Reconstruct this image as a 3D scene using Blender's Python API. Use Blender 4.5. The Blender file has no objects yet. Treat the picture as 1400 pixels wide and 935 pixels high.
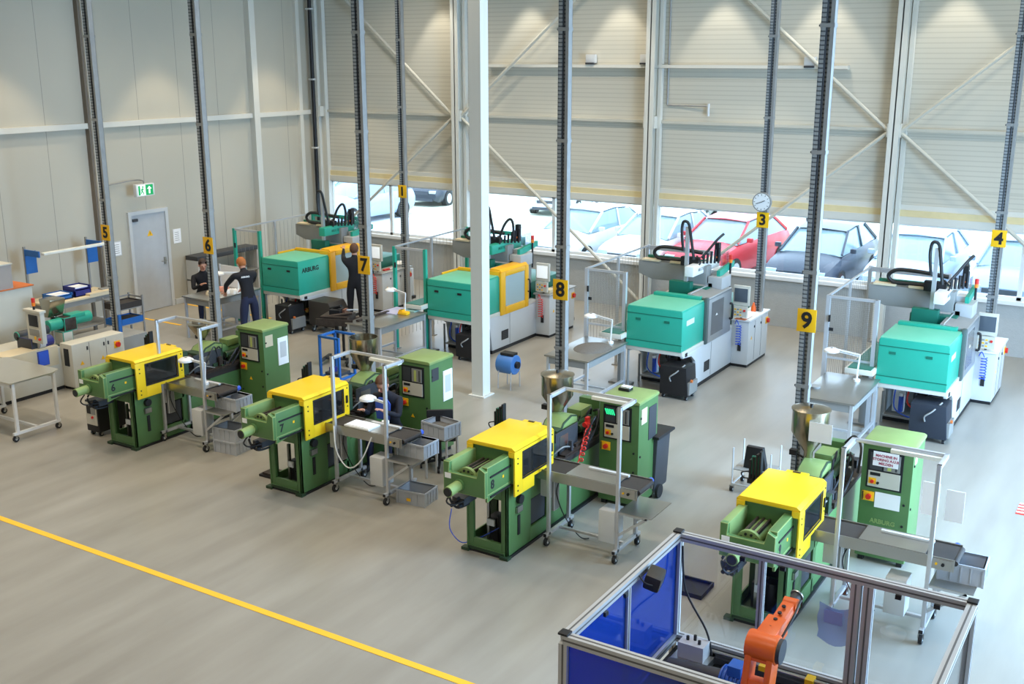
import bpy, bmesh, math, random
from math import pi, sin, cos, radians as R
from mathutils import Vector, Matrix
random.seed(7)
S = bpy.context.scene
COL = S.collection

# ------------------------------------------------------------------ materials
MATS = {}
def mat(name, col, rough=.5, metal=0.0, var=.08, scale=6.0, bump=0.0, bscale=60.0, spec=.5, emit=None, es=0.0):
    if name in MATS: return MATS[name]
    m = bpy.data.materials.new(name); m.use_nodes = True
    nt = m.node_tree; b = nt.nodes['Principled BSDF']
    b.inputs['Roughness'].default_value = rough
    b.inputs['Metallic'].default_value = metal
    b.inputs['Specular IOR Level'].default_value = spec
    tc = nt.nodes.new('ShaderNodeTexCoord')
    nz = nt.nodes.new('ShaderNodeTexNoise'); nz.inputs['Scale'].default_value = scale; nz.inputs['Detail'].default_value = 3
    nt.links.new(tc.outputs['Object'], nz.inputs['Vector'])
    mr = nt.nodes.new('ShaderNodeMapRange')
    mr.inputs['To Min'].default_value = 1 - var; mr.inputs['To Max'].default_value = 1 + var
    nt.links.new(nz.outputs['Fac'], mr.inputs['Value'])
    mx = nt.nodes.new('ShaderNodeVectorMath'); mx.operation = 'SCALE'
    mx.inputs[0].default_value = col[:3]
    nt.links.new(mr.outputs['Result'], mx.inputs['Scale'])
    nt.links.new(mx.outputs['Vector'], b.inputs['Base Color'])
    if bump > 0:
        n2 = nt.nodes.new('ShaderNodeTexNoise'); n2.inputs['Scale'].default_value = bscale
        nt.links.new(tc.outputs['Object'], n2.inputs['Vector'])
        bp = nt.nodes.new('ShaderNodeBump'); bp.inputs['Strength'].default_value = bump; bp.inputs['Distance'].default_value = .01
        nt.links.new(n2.outputs['Fac'], bp.inputs['Height']); nt.links.new(bp.outputs['Normal'], b.inputs['Normal'])
    if emit:
        b.inputs['Emission Color'].default_value = (*emit, 1); b.inputs['Emission Strength'].default_value = es
    MATS[name] = m
    return m

def clear_mat(name, tint, gloss=.07, rough=.03, frost=0.0, fcol=(.8,.8,.8)):
    m = bpy.data.materials.new(name); m.use_nodes = True; nt = m.node_tree
    for n in list(nt.nodes): nt.nodes.remove(n)
    out = nt.nodes.new('ShaderNodeOutputMaterial')
    t = nt.nodes.new('ShaderNodeBsdfTransparent'); t.inputs[0].default_value = (*tint, 1)
    g = nt.nodes.new('ShaderNodeBsdfGlossy'); g.inputs['Roughness'].default_value = rough
    lw = nt.nodes.new('ShaderNodeLayerWeight'); lw.inputs['Blend'].default_value = .25
    mr = nt.nodes.new('ShaderNodeMapRange'); mr.inputs['To Min'].default_value = gloss; mr.inputs['To Max'].default_value = .6
    nt.links.new(lw.outputs['Fresnel'], mr.inputs['Value'])
    mix = nt.nodes.new('ShaderNodeMixShader'); nt.links.new(mr.outputs['Result'], mix.inputs['Fac'])
    nt.links.new(t.outputs[0], mix.inputs[1]); nt.links.new(g.outputs[0], mix.inputs[2])
    last = mix
    if frost > 0:
        d = nt.nodes.new('ShaderNodeBsdfDiffuse'); d.inputs[0].default_value = (*fcol, 1)
        m2 = nt.nodes.new('ShaderNodeMixShader'); m2.inputs['Fac'].default_value = frost
        nt.links.new(mix.outputs[0], m2.inputs[1]); nt.links.new(d.outputs[0], m2.inputs[2]); last = m2
    nt.links.new(last.outputs[0], out.inputs['Surface'])
    MATS[name] = m
    return m

def stripe_mat(name, col, dark, axis, period, width, rough=.5, metal=0.0, var=.05, bump=.3, extra=None):
    """painted sheet with procedural seams / corrugation along one axis (object space, metres)"""
    m = mat(name, col, rough, metal, var, 1.3)
    nt = m.node_tree; b = nt.nodes['Principled BSDF']
    src = b.inputs['Base Color'].links[0].from_socket
    tc = [n for n in nt.nodes if n.type == 'TEX_COORD'][0]
    sep = nt.nodes.new('ShaderNodeSeparateXYZ'); nt.links.new(tc.outputs['Object'], sep.inputs[0])
    def seam(ax, per, wid):
        d = nt.nodes.new('ShaderNodeMath'); d.operation = 'DIVIDE'; d.inputs[1].default_value = per
        nt.links.new(sep.outputs[ax], d.inputs[0])
        f = nt.nodes.new('ShaderNodeMath'); f.operation = 'FRACT'; nt.links.new(d.outputs[0], f.inputs[0])
        l = nt.nodes.new('ShaderNodeMath'); l.operation = 'LESS_THAN'; l.inputs[1].default_value = wid / per
        nt.links.new(f.outputs[0], l.inputs[0]); return l
    l = seam(axis, period, width)
    fac = l.outputs[0]
    if extra:
        l2 = seam(*extra); mxx = nt.nodes.new('ShaderNodeMath'); mxx.operation = 'MAXIMUM'
        nt.links.new(fac, mxx.inputs[0]); nt.links.new(l2.outputs[0], mxx.inputs[1]); fac = mxx.outputs[0]
    mix = nt.nodes.new('ShaderNodeMix'); mix.data_type = 'RGBA'
    nt.links.new(fac, mix.inputs['Factor']); nt.links.new(src, mix.inputs['A']); mix.inputs['B'].default_value = (*dark, 1)
    nt.links.new(mix.outputs['Result'], b.inputs['Base Color'])
    return m

def srgb(r, g, b):
    f = lambda c: (c/255/12.92) if c/255 <= .04045 else ((c/255+.055)/1.055)**2.4
    return (f(r), f(g), f(b))

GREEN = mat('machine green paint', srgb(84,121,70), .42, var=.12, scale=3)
GREENT = mat('lighter green paint', srgb(134,156,92), .45, var=.16, scale=4)  # lighter green for tops, cylinders and raised lettering
DGREEN = mat('dark green', srgb(42,66,42), .6)
YEL = mat('guard yellow paint', srgb(252,208,30), .38, var=.03)
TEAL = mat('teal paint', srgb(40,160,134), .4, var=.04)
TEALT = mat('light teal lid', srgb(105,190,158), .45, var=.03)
DTEAL = mat('dark teal paint', srgb(16,104,84), .45)
AMBER = mat('amber guard paint', srgb(242,178,28), .4, var=.03)
CREAM = mat('cream machine paint', srgb(206,202,188), .45, var=.03)
LGREY = mat('light grey paint', srgb(205,206,205), .45, var=.03)
MGREY = mat('mid grey paint', srgb(140,140,136), .5, var=.05)
DGREY = mat('dark grey plastic', srgb(60,62,66), .55)
BLACK = mat('black plastic', srgb(24,24,27), .5)
BELT = mat('brown black belt', srgb(52,46,42), .7, var=.2, scale=20)
DIRTY = mat('oily dark steel', srgb(70,60,54), .5, .5, var=.5, scale=18)
STEEL = mat('brushed steel', srgb(178,176,170), .3, .9, var=.08, scale=5)
CHROME = mat('polished hopper steel', srgb(170,160,140), .22, .95, var=.12, scale=3)
ALU = mat('anodised aluminium', srgb(205,206,208), .38, .55, var=.03)
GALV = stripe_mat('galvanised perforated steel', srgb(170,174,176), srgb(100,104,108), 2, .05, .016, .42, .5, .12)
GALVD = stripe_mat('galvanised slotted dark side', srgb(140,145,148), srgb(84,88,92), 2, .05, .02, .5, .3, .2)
GALVS = mat('plain galvanised steel', srgb(160,160,158), .45, .4, var=.15, scale=9)
WHITE = mat('white enamel', srgb(232,232,230), .4, var=.02)
PAPER = mat('white paper', srgb(250,250,250), .8, var=.02)
CRATE = mat('grey crate plastic', srgb(180,184,190), .55, var=.04)
BLUE = mat('blue painted steel', srgb(30,98,172), .45)
DBLUE = mat('navy blue plastic', srgb(38,44,120), .45)
HBLUE = mat('blue air hose', srgb(50,90,200), .4)
RED = mat('signal red', srgb(215,40,28), .4)
RHOSE = mat('red hose', srgb(225,60,48), .4)
ORANGE = mat('robot orange', srgb(240,104,28), .38, var=.04)
ORN = mat('orange sheet', srgb(206,112,52), .6)
YSIGN = mat('yellow sign', srgb(250,190,20), .5, var=.01)
INK = mat('black ink', (.01,.01,.01), .6)
FIXB = mat('magenta print', srgb(170,60,90), .7)
COLPAINT = mat('column paint', srgb(215,213,203), .5, var=.02)
WOOD = mat('cream board', srgb(214,198,165), .6)
SKIN = mat('skin', srgb(205,150,125), .55, var=.05)
NAVY = mat('black work fleece', srgb(22,23,30), .85, var=.15)
JEAN = mat('dark blue trousers', srgb(28,36,66), .8, var=.15)
OVERALL = mat('dark jacket', srgb(30,32,44), .85, var=.15)
APRON = mat('blue work shirt', srgb(58,88,185), .8)
SHOE = mat('black shoe', srgb(25,22,22), .5)
HAIRB = mat('brown hair', srgb(96,62,40), .7, var=.3, scale=30)
HAIRG = mat('ginger hair', srgb(176,104,50), .7, var=.3, scale=30)
HAIRD = mat('dark brown hair', srgb(58,42,34), .7, var=.3, scale=30)
RUBBER = mat('rubber', (.015,.015,.016), .7)
GRANULE = mat('grey plastic granules', srgb(108,104,98), .8, var=.35, scale=70, bump=.8)
TUBE = mat('fluorescent tube cover', srgb(235,235,225), .4)
LIT = mat('lit lamp diffuser', (.9,.9,.9), .4, emit=(1,1,1), es=3.5)
SCREEN = mat('grey screen', srgb(84,92,100), .25)
SCREENW = mat('bright screen page', srgb(235,240,240), .3, emit=(.95,1,1), es=.5)
GLED = mat('green display digits', srgb(20,190,110), .4, emit=(.05,.9,.4), es=.8)
GLASSPANE = clear_mat('window glass', (.97,.98,.98), .03)
PLEXI = clear_mat('clear acrylic', (.93,.95,.97), .04)
BPLEXI = clear_mat('blue tinted acrylic', srgb(70,120,230), .1, .04, .35, srgb(52,98,205))
SMOKE = clear_mat('smoked window', (.22,.24,.25), .12, .08, .25, (.05,.055,.06))
PLASTICBAG = clear_mat('thin blue plastic bag', (.55,.65,.95), .05, .3, .45, srgb(170,185,235))
GREENPLEX = clear_mat('white lit guard window', (.75,.92,.9), .15, .1, .35, (.8,.9,.9))

# ------------------------------------------------------------------ mesh builder
class MB:
    def __init__(s): s.v = []; s.f = []; s.mi = []; s.mats = []
    def _m(s, m):
        if m not in s.mats: s.mats.append(m)
        return s.mats.index(m)
    def add(s, vs, fs, m):
        o = len(s.v); k = s._m(m); s.v += [tuple(v) for v in vs]
        for f in fs: s.f.append([i+o for i in f]); s.mi.append(k)
        return s
    def box(s, x0, x1, y0, y1, z0, z1, m, M=None):
        vs = [Vector((x, y, z)) for x in (x0, x1) for y in (y0, y1) for z in (z0, z1)]
        if M: vs = [M @ v for v in vs]
        return s.add(vs, [(0,1,3,2),(4,6,7,5),(0,4,5,1),(2,3,7,6),(0,2,6,4),(1,5,7,3)], m)
    def prism(s, poly, axis, a, b, m):
        """poly: 2D points; axis X -> (y,z), Y -> (x,z), Z -> (x,y)"""
        def P(u, v, t): return {'X': (t,u,v), 'Y': (u,t,v), 'Z': (u,v,t)}[axis]
        n = len(poly); vs = [P(u,v,a) for u,v in poly] + [P(u,v,b) for u,v in poly]
        fs = [tuple(range(n))[::-1], tuple(range(n, 2*n))] + [(i, (i+1)%n, n+(i+1)%n, n+i) for i in range(n)]
        return s.add(vs, fs, m)
    def cyl(s, p0, p1, r0, m, r1=None, n=16, caps=True):
        p0 = Vector(p0); p1 = Vector(p1); r1 = r0 if r1 is None else r1
        d = (p1-p0).normalized(); a = Vector((0,0,1)) if abs(d.z) < .9 else Vector((1,0,0))
        u = d.cross(a).normalized(); w = d.cross(u)
        vs = []
        for p, r in ((p0,r0),(p1,r1)):
            for i in range(n):
                t = 2*pi*i/n; vs.append(p + u*r*cos(t) + w*r*sin(t))
        fs = [(i,(i+1)%n,n+(i+1)%n,n+i) for i in range(n)]
        if caps: fs += [tuple(range(n))[::-1], tuple(range(n,2*n))]
        return s.add(vs, fs, m)
    def lathe(s, prof, m, c=(0,0,0), n=24):
        vs = [(c[0]+r*cos(2*pi*i/n), c[1]+r*sin(2*pi*i/n), c[2]+z) for r, z in prof for i in range(n)]
        k = len(prof); fs = [(j*n+i, j*n+(i+1)%n, (j+1)*n+(i+1)%n, (j+1)*n+i) for j in range(k-1) for i in range(n)]
        return s.add(vs, fs, m)
    def tube(s, pts, r, m, n=8):
        pts = [Vector(p) for p in pts]
        # catmull-rom resample
        q = []
        for i in range(len(pts)-1):
            a = pts[max(i-1,0)]; b = pts[i]; c = pts[i+1]; d = pts[min(i+2,len(pts)-1)]
            for k in range(5):
                t = k/5
                q.append(.5*((2*b)+(c-a)*t+(2*a-5*b+4*c-d)*t*t+(3*b-a-3*c+d)*t**3))
        q.append(pts[-1])
        vs = []; up = Vector((.13,.2,1)).normalized()
        for i, p in enumerate(q):
            d = (q[min(i+1,len(q)-1)] - q[max(i-1,0)]).normalized()
            u = d.cross(up)
            if u.length < .1: u = d.cross(Vector((1,0,0)))
            u.normalize(); w = d.cross(u)
            vs += [p + u*r*cos(2*pi*k/n) + w*r*sin(2*pi*k/n) for k in range(n)]
        fs = [(j*n+i, j*n+(i+1)%n, (j+1)*n+(i+1)%n, (j+1)*n+i) for j in range(len(q)-1) for i in range(n)]
        fs += [tuple(range(n))[::-1], tuple(range((len(q)-1)*n, len(q)*n))]
        return s.add(vs, fs, m)
    def bar(s, p0, p1, w, h, m):
        """rectangular profile between two points"""
        p0 = Vector(p0); p1 = Vector(p1); d = (p1-p0); L = d.length; d.normalize()
        a = Vector((0,0,1)) if abs(d.z) < .95 else Vector((0,1,0))
        u = d.cross(a).normalized(); v = u.cross(d)
        vs = [p + u*(i*w/2) + v*(j*h/2) for p in (p0,p1) for i in (-1,1) for j in (-1,1)]
        return s.add(vs, [(0,1,3,2),(4,6,7,5),(0,4,5,1),(2,3,7,6),(0,2,6,4),(1,5,7,3)], m)
    def holed(s, outer, hole, axis, a, b, m):
        """plate with a rectangular hole. outer, hole = (u0,u1,v0,v1)"""
        u0,u1,v0,v1 = outer; h0,h1,g0,g1 = hole
        for q in ((u0,h0,v0,v1),(h1,u1,v0,v1),(h0,h1,v0,g0),(h0,h1,g1,v1)):
            if q[1]-q[0] < 1e-5 or q[3]-q[2] < 1e-5: continue
            if axis == 'X': s.box(a,b,q[0],q[1],q[2],q[3],m)
            if axis == 'Y': s.box(q[0],q[1],a,b,q[2],q[3],m)
            if axis == 'Z': s.box(q[0],q[1],q[2],q[3],a,b,m)
        return s
    def obj(s, name, parent=None, bevel=0, smooth=True, loc=None):
        me = bpy.data.meshes.new(name); me.from_pydata(s.v, [], s.f)
        for m in s.mats: me.materials.append(m)
        me.polygons.foreach_set('material_index', s.mi)
        bm = bmesh.new(); bm.from_mesh(me); bmesh.ops.recalc_face_normals(bm, faces=bm.faces)
        if bevel > 0:
            es = [e for e in bm.edges if len(e.link_faces) == 2 and e.calc_face_angle(0) > .6]
            bmesh.ops.bevel(bm, geom=es, offset=bevel, segments=2, affect='EDGES', profile=.6, clamp_overlap=True)
        bm.to_mesh(me); bm.free()
        if smooth:
            me.shade_smooth(); me.set_sharp_from_angle(angle=R(35))
        o = bpy.data.objects.new(name, me); COL.objects.link(o)
        if parent: o.parent = parent
        if loc: o.location = loc
        return o

def tag(o, label, cat, group=None):
    o['label'] = label; o['category'] = cat
    if group: o['group'] = group
    return o
def thing(name, label, cat, loc=(0,0,0), rz=0, group=None):
    o = bpy.data.objects.new(name, None); COL.objects.link(o); o.empty_display_size = .1
    o.location = loc; o.rotation_euler = (0,0,rz)
    return tag(o, label, cat, group)
def struct(o): o['kind'] = 'structure'; return o
KIDS = {}
def copy_tree(o, parent=None):
    c = o.copy(); COL.objects.link(c)
    if parent: c.parent = parent
    for ch in list(o.children): copy_tree(ch, c)
    return c
def text(name, s, size, m, parent, loc, rot, ext=.002, align='CENTER'):
    cu = bpy.data.curves.new(name, 'FONT'); cu.body = s; cu.size = size; cu.extrude = ext
    cu.align_x = align; cu.align_y = 'CENTER'; cu.resolution_u = 3; cu.offset = size*.03
    t = bpy.data.objects.new(name, cu); COL.objects.link(t)
    dg = bpy.context.evaluated_depsgraph_get()
    me = bpy.data.meshes.new_from_object(t.evaluated_get(dg)); me.name = name
    bpy.data.objects.remove(t); bpy.data.curves.remove(cu)
    me.materials.clear(); me.materials.append(m)
    o = bpy.data.objects.new(name, me); COL.objects.link(o)
    o.parent = parent; o.location = loc; o.rotation_euler = rot
    return o
FRONT = (pi/2, 0, 0)            # text read from -Y
SIDE = (pi/2, 0, pi/2)          # text read from +X

def castor(parent, x, y, r=.05, zt=None):
    b = MB(); b.cyl((x-.018,y,r),(x+.018,y,r), r, RUBBER, n=14)
    b.cyl((x-.02,y,r),(x+.02,y,r), r*.45, LGREY, n=10)
    b.box(x-.03,x+.03,y-.01,y+.02,r,r*2+.012,STEEL)
    return b.obj('castor', parent)

# ================================================================== ROOM
WX, WY, CEIL = -19.35, 21.74, 8.6
RX, FY = 4.0, -7.0
def floor_mat():
    m = mat('grey resin floor', srgb(176,174,170), .3, 0, .0, .35)
    nt = m.node_tree; b = nt.nodes['Principled BSDF']
    tc = [n for n in nt.nodes if n.type == 'TEX_COORD'][0]
    mp = nt.nodes.new('ShaderNodeMapping'); mp.inputs['Rotation'].default_value = (0,0,R(20)); mp.inputs['Scale'].default_value = (2.2,.35,1)
    nt.links.new(tc.outputs['Object'], mp.inputs[0])
    n = nt.nodes.new('ShaderNodeTexNoise'); n.inputs['Scale'].default_value = 1.6; n.inputs['Detail'].default_value = 5
    nt.links.new(mp.outputs[0], n.inputs['Vector'])
    cr = nt.nodes.new('ShaderNodeValToRGB')
    cr.color_ramp.elements[0].position = .3; cr.color_ramp.elements[0].color = (*srgb(147,141,130),1)
    cr.color_ramp.elements[1].position = .75; cr.color_ramp.elements[1].color = (*srgb(163,158,147),1)
    nt.links.new(n.outputs['Fac'], cr.inputs[0]); nt.links.new(cr.outputs[0], b.inputs['Base Color'])
    mr = nt.nodes.new('ShaderNodeMapRange'); mr.inputs['To Min'].default_value = .24; mr.inputs['To Max'].default_value = .42
    nt.links.new(n.outputs['Fac'], mr.inputs['Value']); nt.links.new(mr.outputs[0], b.inputs['Roughness'])
    return m
struct(MB().box(WX-.2,RX+.2,FY-.2,WY+.25,-.12,0,floor_mat()).obj('floor',smooth=False))
LWALL = stripe_mat('left wall panels', srgb(190,184,168), srgb(150,146,134), 1, 1.14, .014, .5, 0, .03)
struct(MB().box(WX-.2,WX,FY-.2,WY+.25,0,CEIL,LWALL).obj('wall_left',smooth=False))
BWALL = stripe_mat('ribbed back wall cladding', srgb(204,199,184), srgb(192,187,172), 2, .092, .022, .5, 0, .03, extra=(2,1.0,.03))
CONC = mat('grey concrete plinth', srgb(178,178,174), .85, var=.06, scale=9, bump=.5, bscale=40)
struct(MB().box(WX,RX,WY,WY+.22,2.42,CEIL,BWALL).obj('wall_back',smooth=False))
struct(MB().box(WX,RX,WY,WY+.22,0,1.0,CONC).obj('wall_back',smooth=False))
CEILM = mat('ceiling deck', srgb(205,203,195), .7)
struct(MB().box(WX-.2,RX+.2,FY-.2,WY+.25,CEIL,CEIL+.2,CEILM).obj('ceiling',smooth=False))
struct(MB().box(WX-.2,RX+.2,FY-.2,FY,0,CEIL,CEILM).obj('wall_front',smooth=False))
# right wall with a tall unseen opening, added to let cool daylight in
b = MB(); b.box(RX,RX+.2,FY,4.5,0,CEIL,CEILM); b.box(RX,RX+.2,20.5,WY,0,CEIL,CEILM); b.box(RX,RX+.2,4.5,20.5,4.6,CEIL,CEILM)
struct(b.obj('wall_right',smooth=False))
# yellowish flashing at the foot of the cladding
FLASH = mat('cream flashing', srgb(222,206,160), .45, .0)
b = MB(); b.box(WX,RX,WY-.06,WY,2.5,2.62,FLASH); b.box(WX,RX,WY-.03,WY,2.62,2.72,COLPAINT)
b.box(WX,RX,WY-.09,WY+.1,2.36,2.5,COLPAINT); struct(b.obj('trim_1',smooth=False))
b = MB(); b.box(WX,RX,WY-.1,WY+.24,1.0,1.07,WHITE); struct(b.obj('trim_2',smooth=False))
# skirting on the left wall
struct(MB().box(WX,WX+.03,FY,15.35,0,.12,LGREY).box(WX,WX+.03,16.55,WY,0,.12,LGREY).obj('baseboard_left',smooth=False))
# windows between the columns
cols = [-14.9,-9.92,-4.87,.15]
edges = [WX+.12]+cols+[RX]
for i in range(len(edges)-1):
    x0 = edges[i]+.1; x1 = edges[i+1]-.1; mid = {0:-17.15,1:-12.4,2:-7.45,3:-2.42,4:2.1}[i]
    f = MB()
    f.box(x0,x1,WY+.04,WY+.12,1.07,1.13,WHITE).box(x0,x1,WY+.04,WY+.12,2.31,2.42,WHITE)
    for x in (x0,mid-.04,x1-.07): f.box(x,x+.08,WY+.04,WY+.12,1.07,2.42,WHITE)
    w = f.obj('window_%d' % (i+1)); struct(w)
    MB().box(x0+.08,mid-.04,WY+.07,WY+.085,1.13,2.31,GLASSPANE).box(mid+.04,x1-.07,WY+.07,WY+.085,1.13,2.31,GLASSPANE).obj('pane',w,smooth=False)
# steel columns and rails, back wall
BRACE = mat('brace paint', srgb(198,194,180), .55, var=.02)
n = 3
for x in cols+[WX+.12]:
    c = MB(); c.box(x-.1,x+.1,WY-.3,WY-.285,0,CEIL,COLPAINT).box(x-.1,x+.1,WY-.115,WY-.1,0,CEIL,COLPAINT).box(x-.012,x+.012,WY-.3,WY-.1,0,CEIL,COLPAINT)
    c.box(x+.12,x+.2,WY-.14,WY-.02,1.07,CEIL,COLPAINT)
    c.box(x-.14,x+.14,WY-.33,WY-.08,0,.03,MGREY)
    c.box(x-.13,x+.13,WY-.28,WY-.12,4.0,4.25,COLPAINT)
    struct(c.obj('trim_%d'%n,smooth=False)); n += 1
b = MB(); b.box(WX,RX,WY-.08,WY,4.1,4.16,BRACE); struct(b.obj('trim_%d'%n,smooth=False)); n += 1
for cx in (-14.9,-4.87):
    for sx in (-1,1):
        for z1 in (.15, 8.2):
            b = MB(); b.cyl((cx+sx*.1,WY-.2,4.1),(cx+sx*4.93,WY-.2,z1),.036,BRACE,n=10)
            struct(b.obj('trim_%d'%n)); n += 1
# left wall: columns, rail
for y in (4.8,9.78,14.74,19.33):
    b = MB(); b.box(WX,WX+.17,y-.09,y+.09,0,CEIL,COLPAINT)
    if y < 19: b.box(WX,WX+.12,y-.14,y-.09,0,CEIL,mat('brown edge', srgb(120,110,98), .6))
    struct(b.obj('trim_%d'%n,smooth=False)); n += 1
b = MB(); b.box(WX,WX+.1,FY,WY-.1,4.06,4.17,COLPAINT)
struct(b.obj('trim_%d'%n,smooth=False)); n += 1
b = MB(); b.cyl((WX+.2,21.3,0),(WX+.2,21.3,CEIL),.05,BLACK,n=12)
for z in (3.2,4.9,6.6): b.box(WX+.11,WX+.26,21.24,21.36,z,z+.04,LGREY)
tag(b.obj('rain_pipe'),'black vertical drain pipe running up the corner by the left wall','pipe')
b = MB(); b.box(WX,WX+.09,20.9,21.02,0,CEIL,COLPAINT); struct(b.obj('trim_%d'%n,smooth=False)); n += 1
# door in the left wall
d = MB(); d.holed((15.42,16.5,0,2.24),(15.5,16.42,-.1,2.16),'X',WX,WX+.06,LGREY)
dr = struct(d.obj('door_1',smooth=False))
MB().box(WX+.005,WX+.03,15.5,16.42,.01,2.16,mat('grey door leaf', srgb(186,188,190), .45)).obj('door_leaf',dr,smooth=False)
MB().box(WX+.03,WX+.05,16.3,16.36,.98,1.14,STEEL).cyl((WX+.05,16.33,1.06),(WX+.09,16.33,1.06),.01,STEEL).cyl((WX+.09,16.34,1.06),(WX+.09,16.2,1.06),.01,STEEL).obj('door_handle',dr)
b = MB(); b.prism([(15.9,1.66),(16.06,1.66),(15.98,1.79)],'X',WX+.03,WX+.034,YSIGN); b.box(WX+.034,WX+.036,15.975,15.985,1.69,1.75,INK); b.obj('warning_sticker',dr)
MB().box(WX+.03,WX+.07,15.53,15.66,2.02,2.08,DGREY).obj('door_closer',dr)
# floor line markings
MB_LINE = mat('yellow floor tape', srgb(252,196,50), .5, var=.03)
tag(MB().box(-19.3,3.5,7.15,7.23,0,.004,MB_LINE).obj('floor_line'),'long yellow line painted across the empty grey floor','floor line')
tag(MB().box(-19.2,-17.7,15.2,15.27,0,.004,MB_LINE).obj('floor_line'),'short yellow floor line on the near side of the grey door','floor line')
tag(MB().box(-19.2,-16.5,16.65,16.72,0,.004,MB_LINE).obj('floor_line'),'yellow floor line beyond the door running to the work table','floor line')
# big free-standing column
b = MB(); b.box(-.11,.11,-.11,-.09,0,CEIL,COLPAINT).box(-.11,.11,.09,.11,0,CEIL,COLPAINT).box(-.11,-.09,-.09,.09,0,CEIL,COLPAINT).box(.09,.11,-.09,.09,0,CEIL,COLPAINT)
b.box(-.16,.16,-.16,.16,0,.02,COLPAINT)
o = b.obj('steel_column',loc=(-9.62,14.5,0),smooth=False); tag(o,'cream square steel column standing alone in the middle of the hall','column')

# exit sign
t = thing('exit_sign','green and white emergency exit sign with running man and arrow above the door','sign',(WX+.32,15.68,2.72))
MB().box(-.05,.05,-.24,.24,-.13,.13,WHITE).obj('sign_box',t,bevel=.01)
SG = mat('exit sign green', srgb(20,160,90), .4, emit=srgb(20,160,90), es=.5)
SWm = mat('exit sign white', srgb(240,250,240), .4, emit=(1,1,1), es=.5)
b = MB(); b.box(.05,.054,0,.2,-.11,.11,SG).box(.05,.054,-.2,0,-.11,.11,SWm).obj('sign_face',t)
b = MB(); b.prism([(.1,.08),(.16,.02),(.12,.02),(.12,-.08),(.08,-.08),(.08,.02),(.04,.02)],'X',.054,.058,SWm).obj('arrow',t)
b = MB(); b.box(.054,.058,-.19,-.14,-.1,.1,SG)
b.cyl((.054,-.07,.07),(.058,-.07,.07),.02,SG); b.bar((.056,-.08,.045),(.056,-.1,-.02),.012,.03,SG); b.bar((.056,-.1,-.02),(.056,-.06,-.05),.008,.018,SG); b.bar((.056,-.06,-.05),(.056,-.07,-.09),.008,.016,SG)
b.bar((.056,-.1,-.02),(.056,-.12,-.07),.008,.018,SG); b.bar((.056,-.08,.03),(.056,-.04,.01),.008,.014,SG); b.bar((.056,-.08,.03),(.056,-.12,.01),.008,.014,SG); b.obj('running_man',t)
MB().tube([(-.3,-1.0,.12),(-.28,-.5,.16),(-.2,-.1,.2),(0,-.02,.2),(0,0,.12)],.014,GALVS).obj('cable_conduit',t)
for y,z,lab in ((15.1,1.5,'grey framed notice on the wall left of the door'),(16.75,1.55,'white printed notice taped to the wall right of the door')):
    b = MB(); b.box(WX,WX+.012,y-.11,y+.11,z-.16,z+.16,LGREY if y<16 else PAPER)
    b.box(WX+.012,WX+.014,y-.09,y+.09,z-.14,z+.14,PAPER)
    for k in range(5): b.box(WX+.014,WX+.0145,y-.07,y+.05,z-.1+k*.045,z-.09+k*.045,MGREY)
    tag(b.obj('wall_notice'),lab,'notice')

# services on the back wall
b = MB(); b.box(-14.1,-5.85,-.12,0,-.035,.035,COLPAINT).box(-14.1,-5.85,-.13,-.11,-.035,-.028,MGREY)
tag(b.obj('cable_duct',loc=(0,WY-.02,5.27),smooth=False),'long pale cable duct running high along the ribbed back wall','duct')
for x,z,lab in ((-11.42,5.42,'small grey wall lamp on the middle of the cable duct'),(-10.12,5.42,'small grey wall lamp on the duct beside the back wall column'),(-6.6,5.37,'small grey wall lamp near the free end of the cable duct behind pole 9')):
    t = thing('wall_lamp',lab,'lamp',(x,WY-.02,z),0,None)
    MB().box(-.11,.11,-.12,0,-.08,.1,LGREY).obj('housing',t,bevel=.01)
    MB().box(-.1,.1,-.16,-.1,-.11,-.07,DGREY).obj('lamp_head',t,bevel=.008)
b = MB(); b.cyl((0,0,0),(0,0,2.2),.018,GALVS); b.cyl((0,0,0),(.95,-.06,0),.018,GALVS); b.cyl((.95,-.06,.05),(.95,-.06,-.2),.028,LGREY)
tag(b.obj('conduit_pipe',loc=(-9.62,WY-.018,4.48)),'thin grey conduit dropping beside the column and turning right with a nozzle','pipe')

# ================================================================== CABLE POLES
def pole(x,y,num,lab,zs,h=CEIL,clock=False,z0=0.0):
    t = thing('cable_pole',lab,'pole',(x,y,0),0,None)
    b = MB()
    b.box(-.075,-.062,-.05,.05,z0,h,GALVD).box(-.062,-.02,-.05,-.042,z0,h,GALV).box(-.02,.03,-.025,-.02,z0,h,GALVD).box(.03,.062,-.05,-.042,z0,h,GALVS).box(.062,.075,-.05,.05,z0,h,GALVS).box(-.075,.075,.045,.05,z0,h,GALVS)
    b.obj('perforated_channel',t,smooth=False)
    for z in (1.6,3.0,4.4,5.8,7.2): MB().box(-.085,.082,-.055,.055,z,z+.045,GALVS).cyl((-.1,-.03,z+.02),(-.08,-.03,z+.02),.012,BLACK).obj('joint_clamp',t)
    b = MB(); b.tube([(-.01,-.036,z0),(-.015,-.036,2),(-.005,-.036,4),(-.01,-.036,6),(-.01,-.036,h)],.009,DGREY,n=6); b.obj('power_cable',t)
    MB().box(-.115,.115,-.062,-.055,zs-.14,zs+.14,YSIGN).obj('number_plate',t,bevel=.003)
    text('number',num,.27,INK,t,(0,-.066,zs-.005),FRONT,.002)
    return t
fr = 12.6/13.6
zsg = 5.5-(5.5-2.20)*fr
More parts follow.
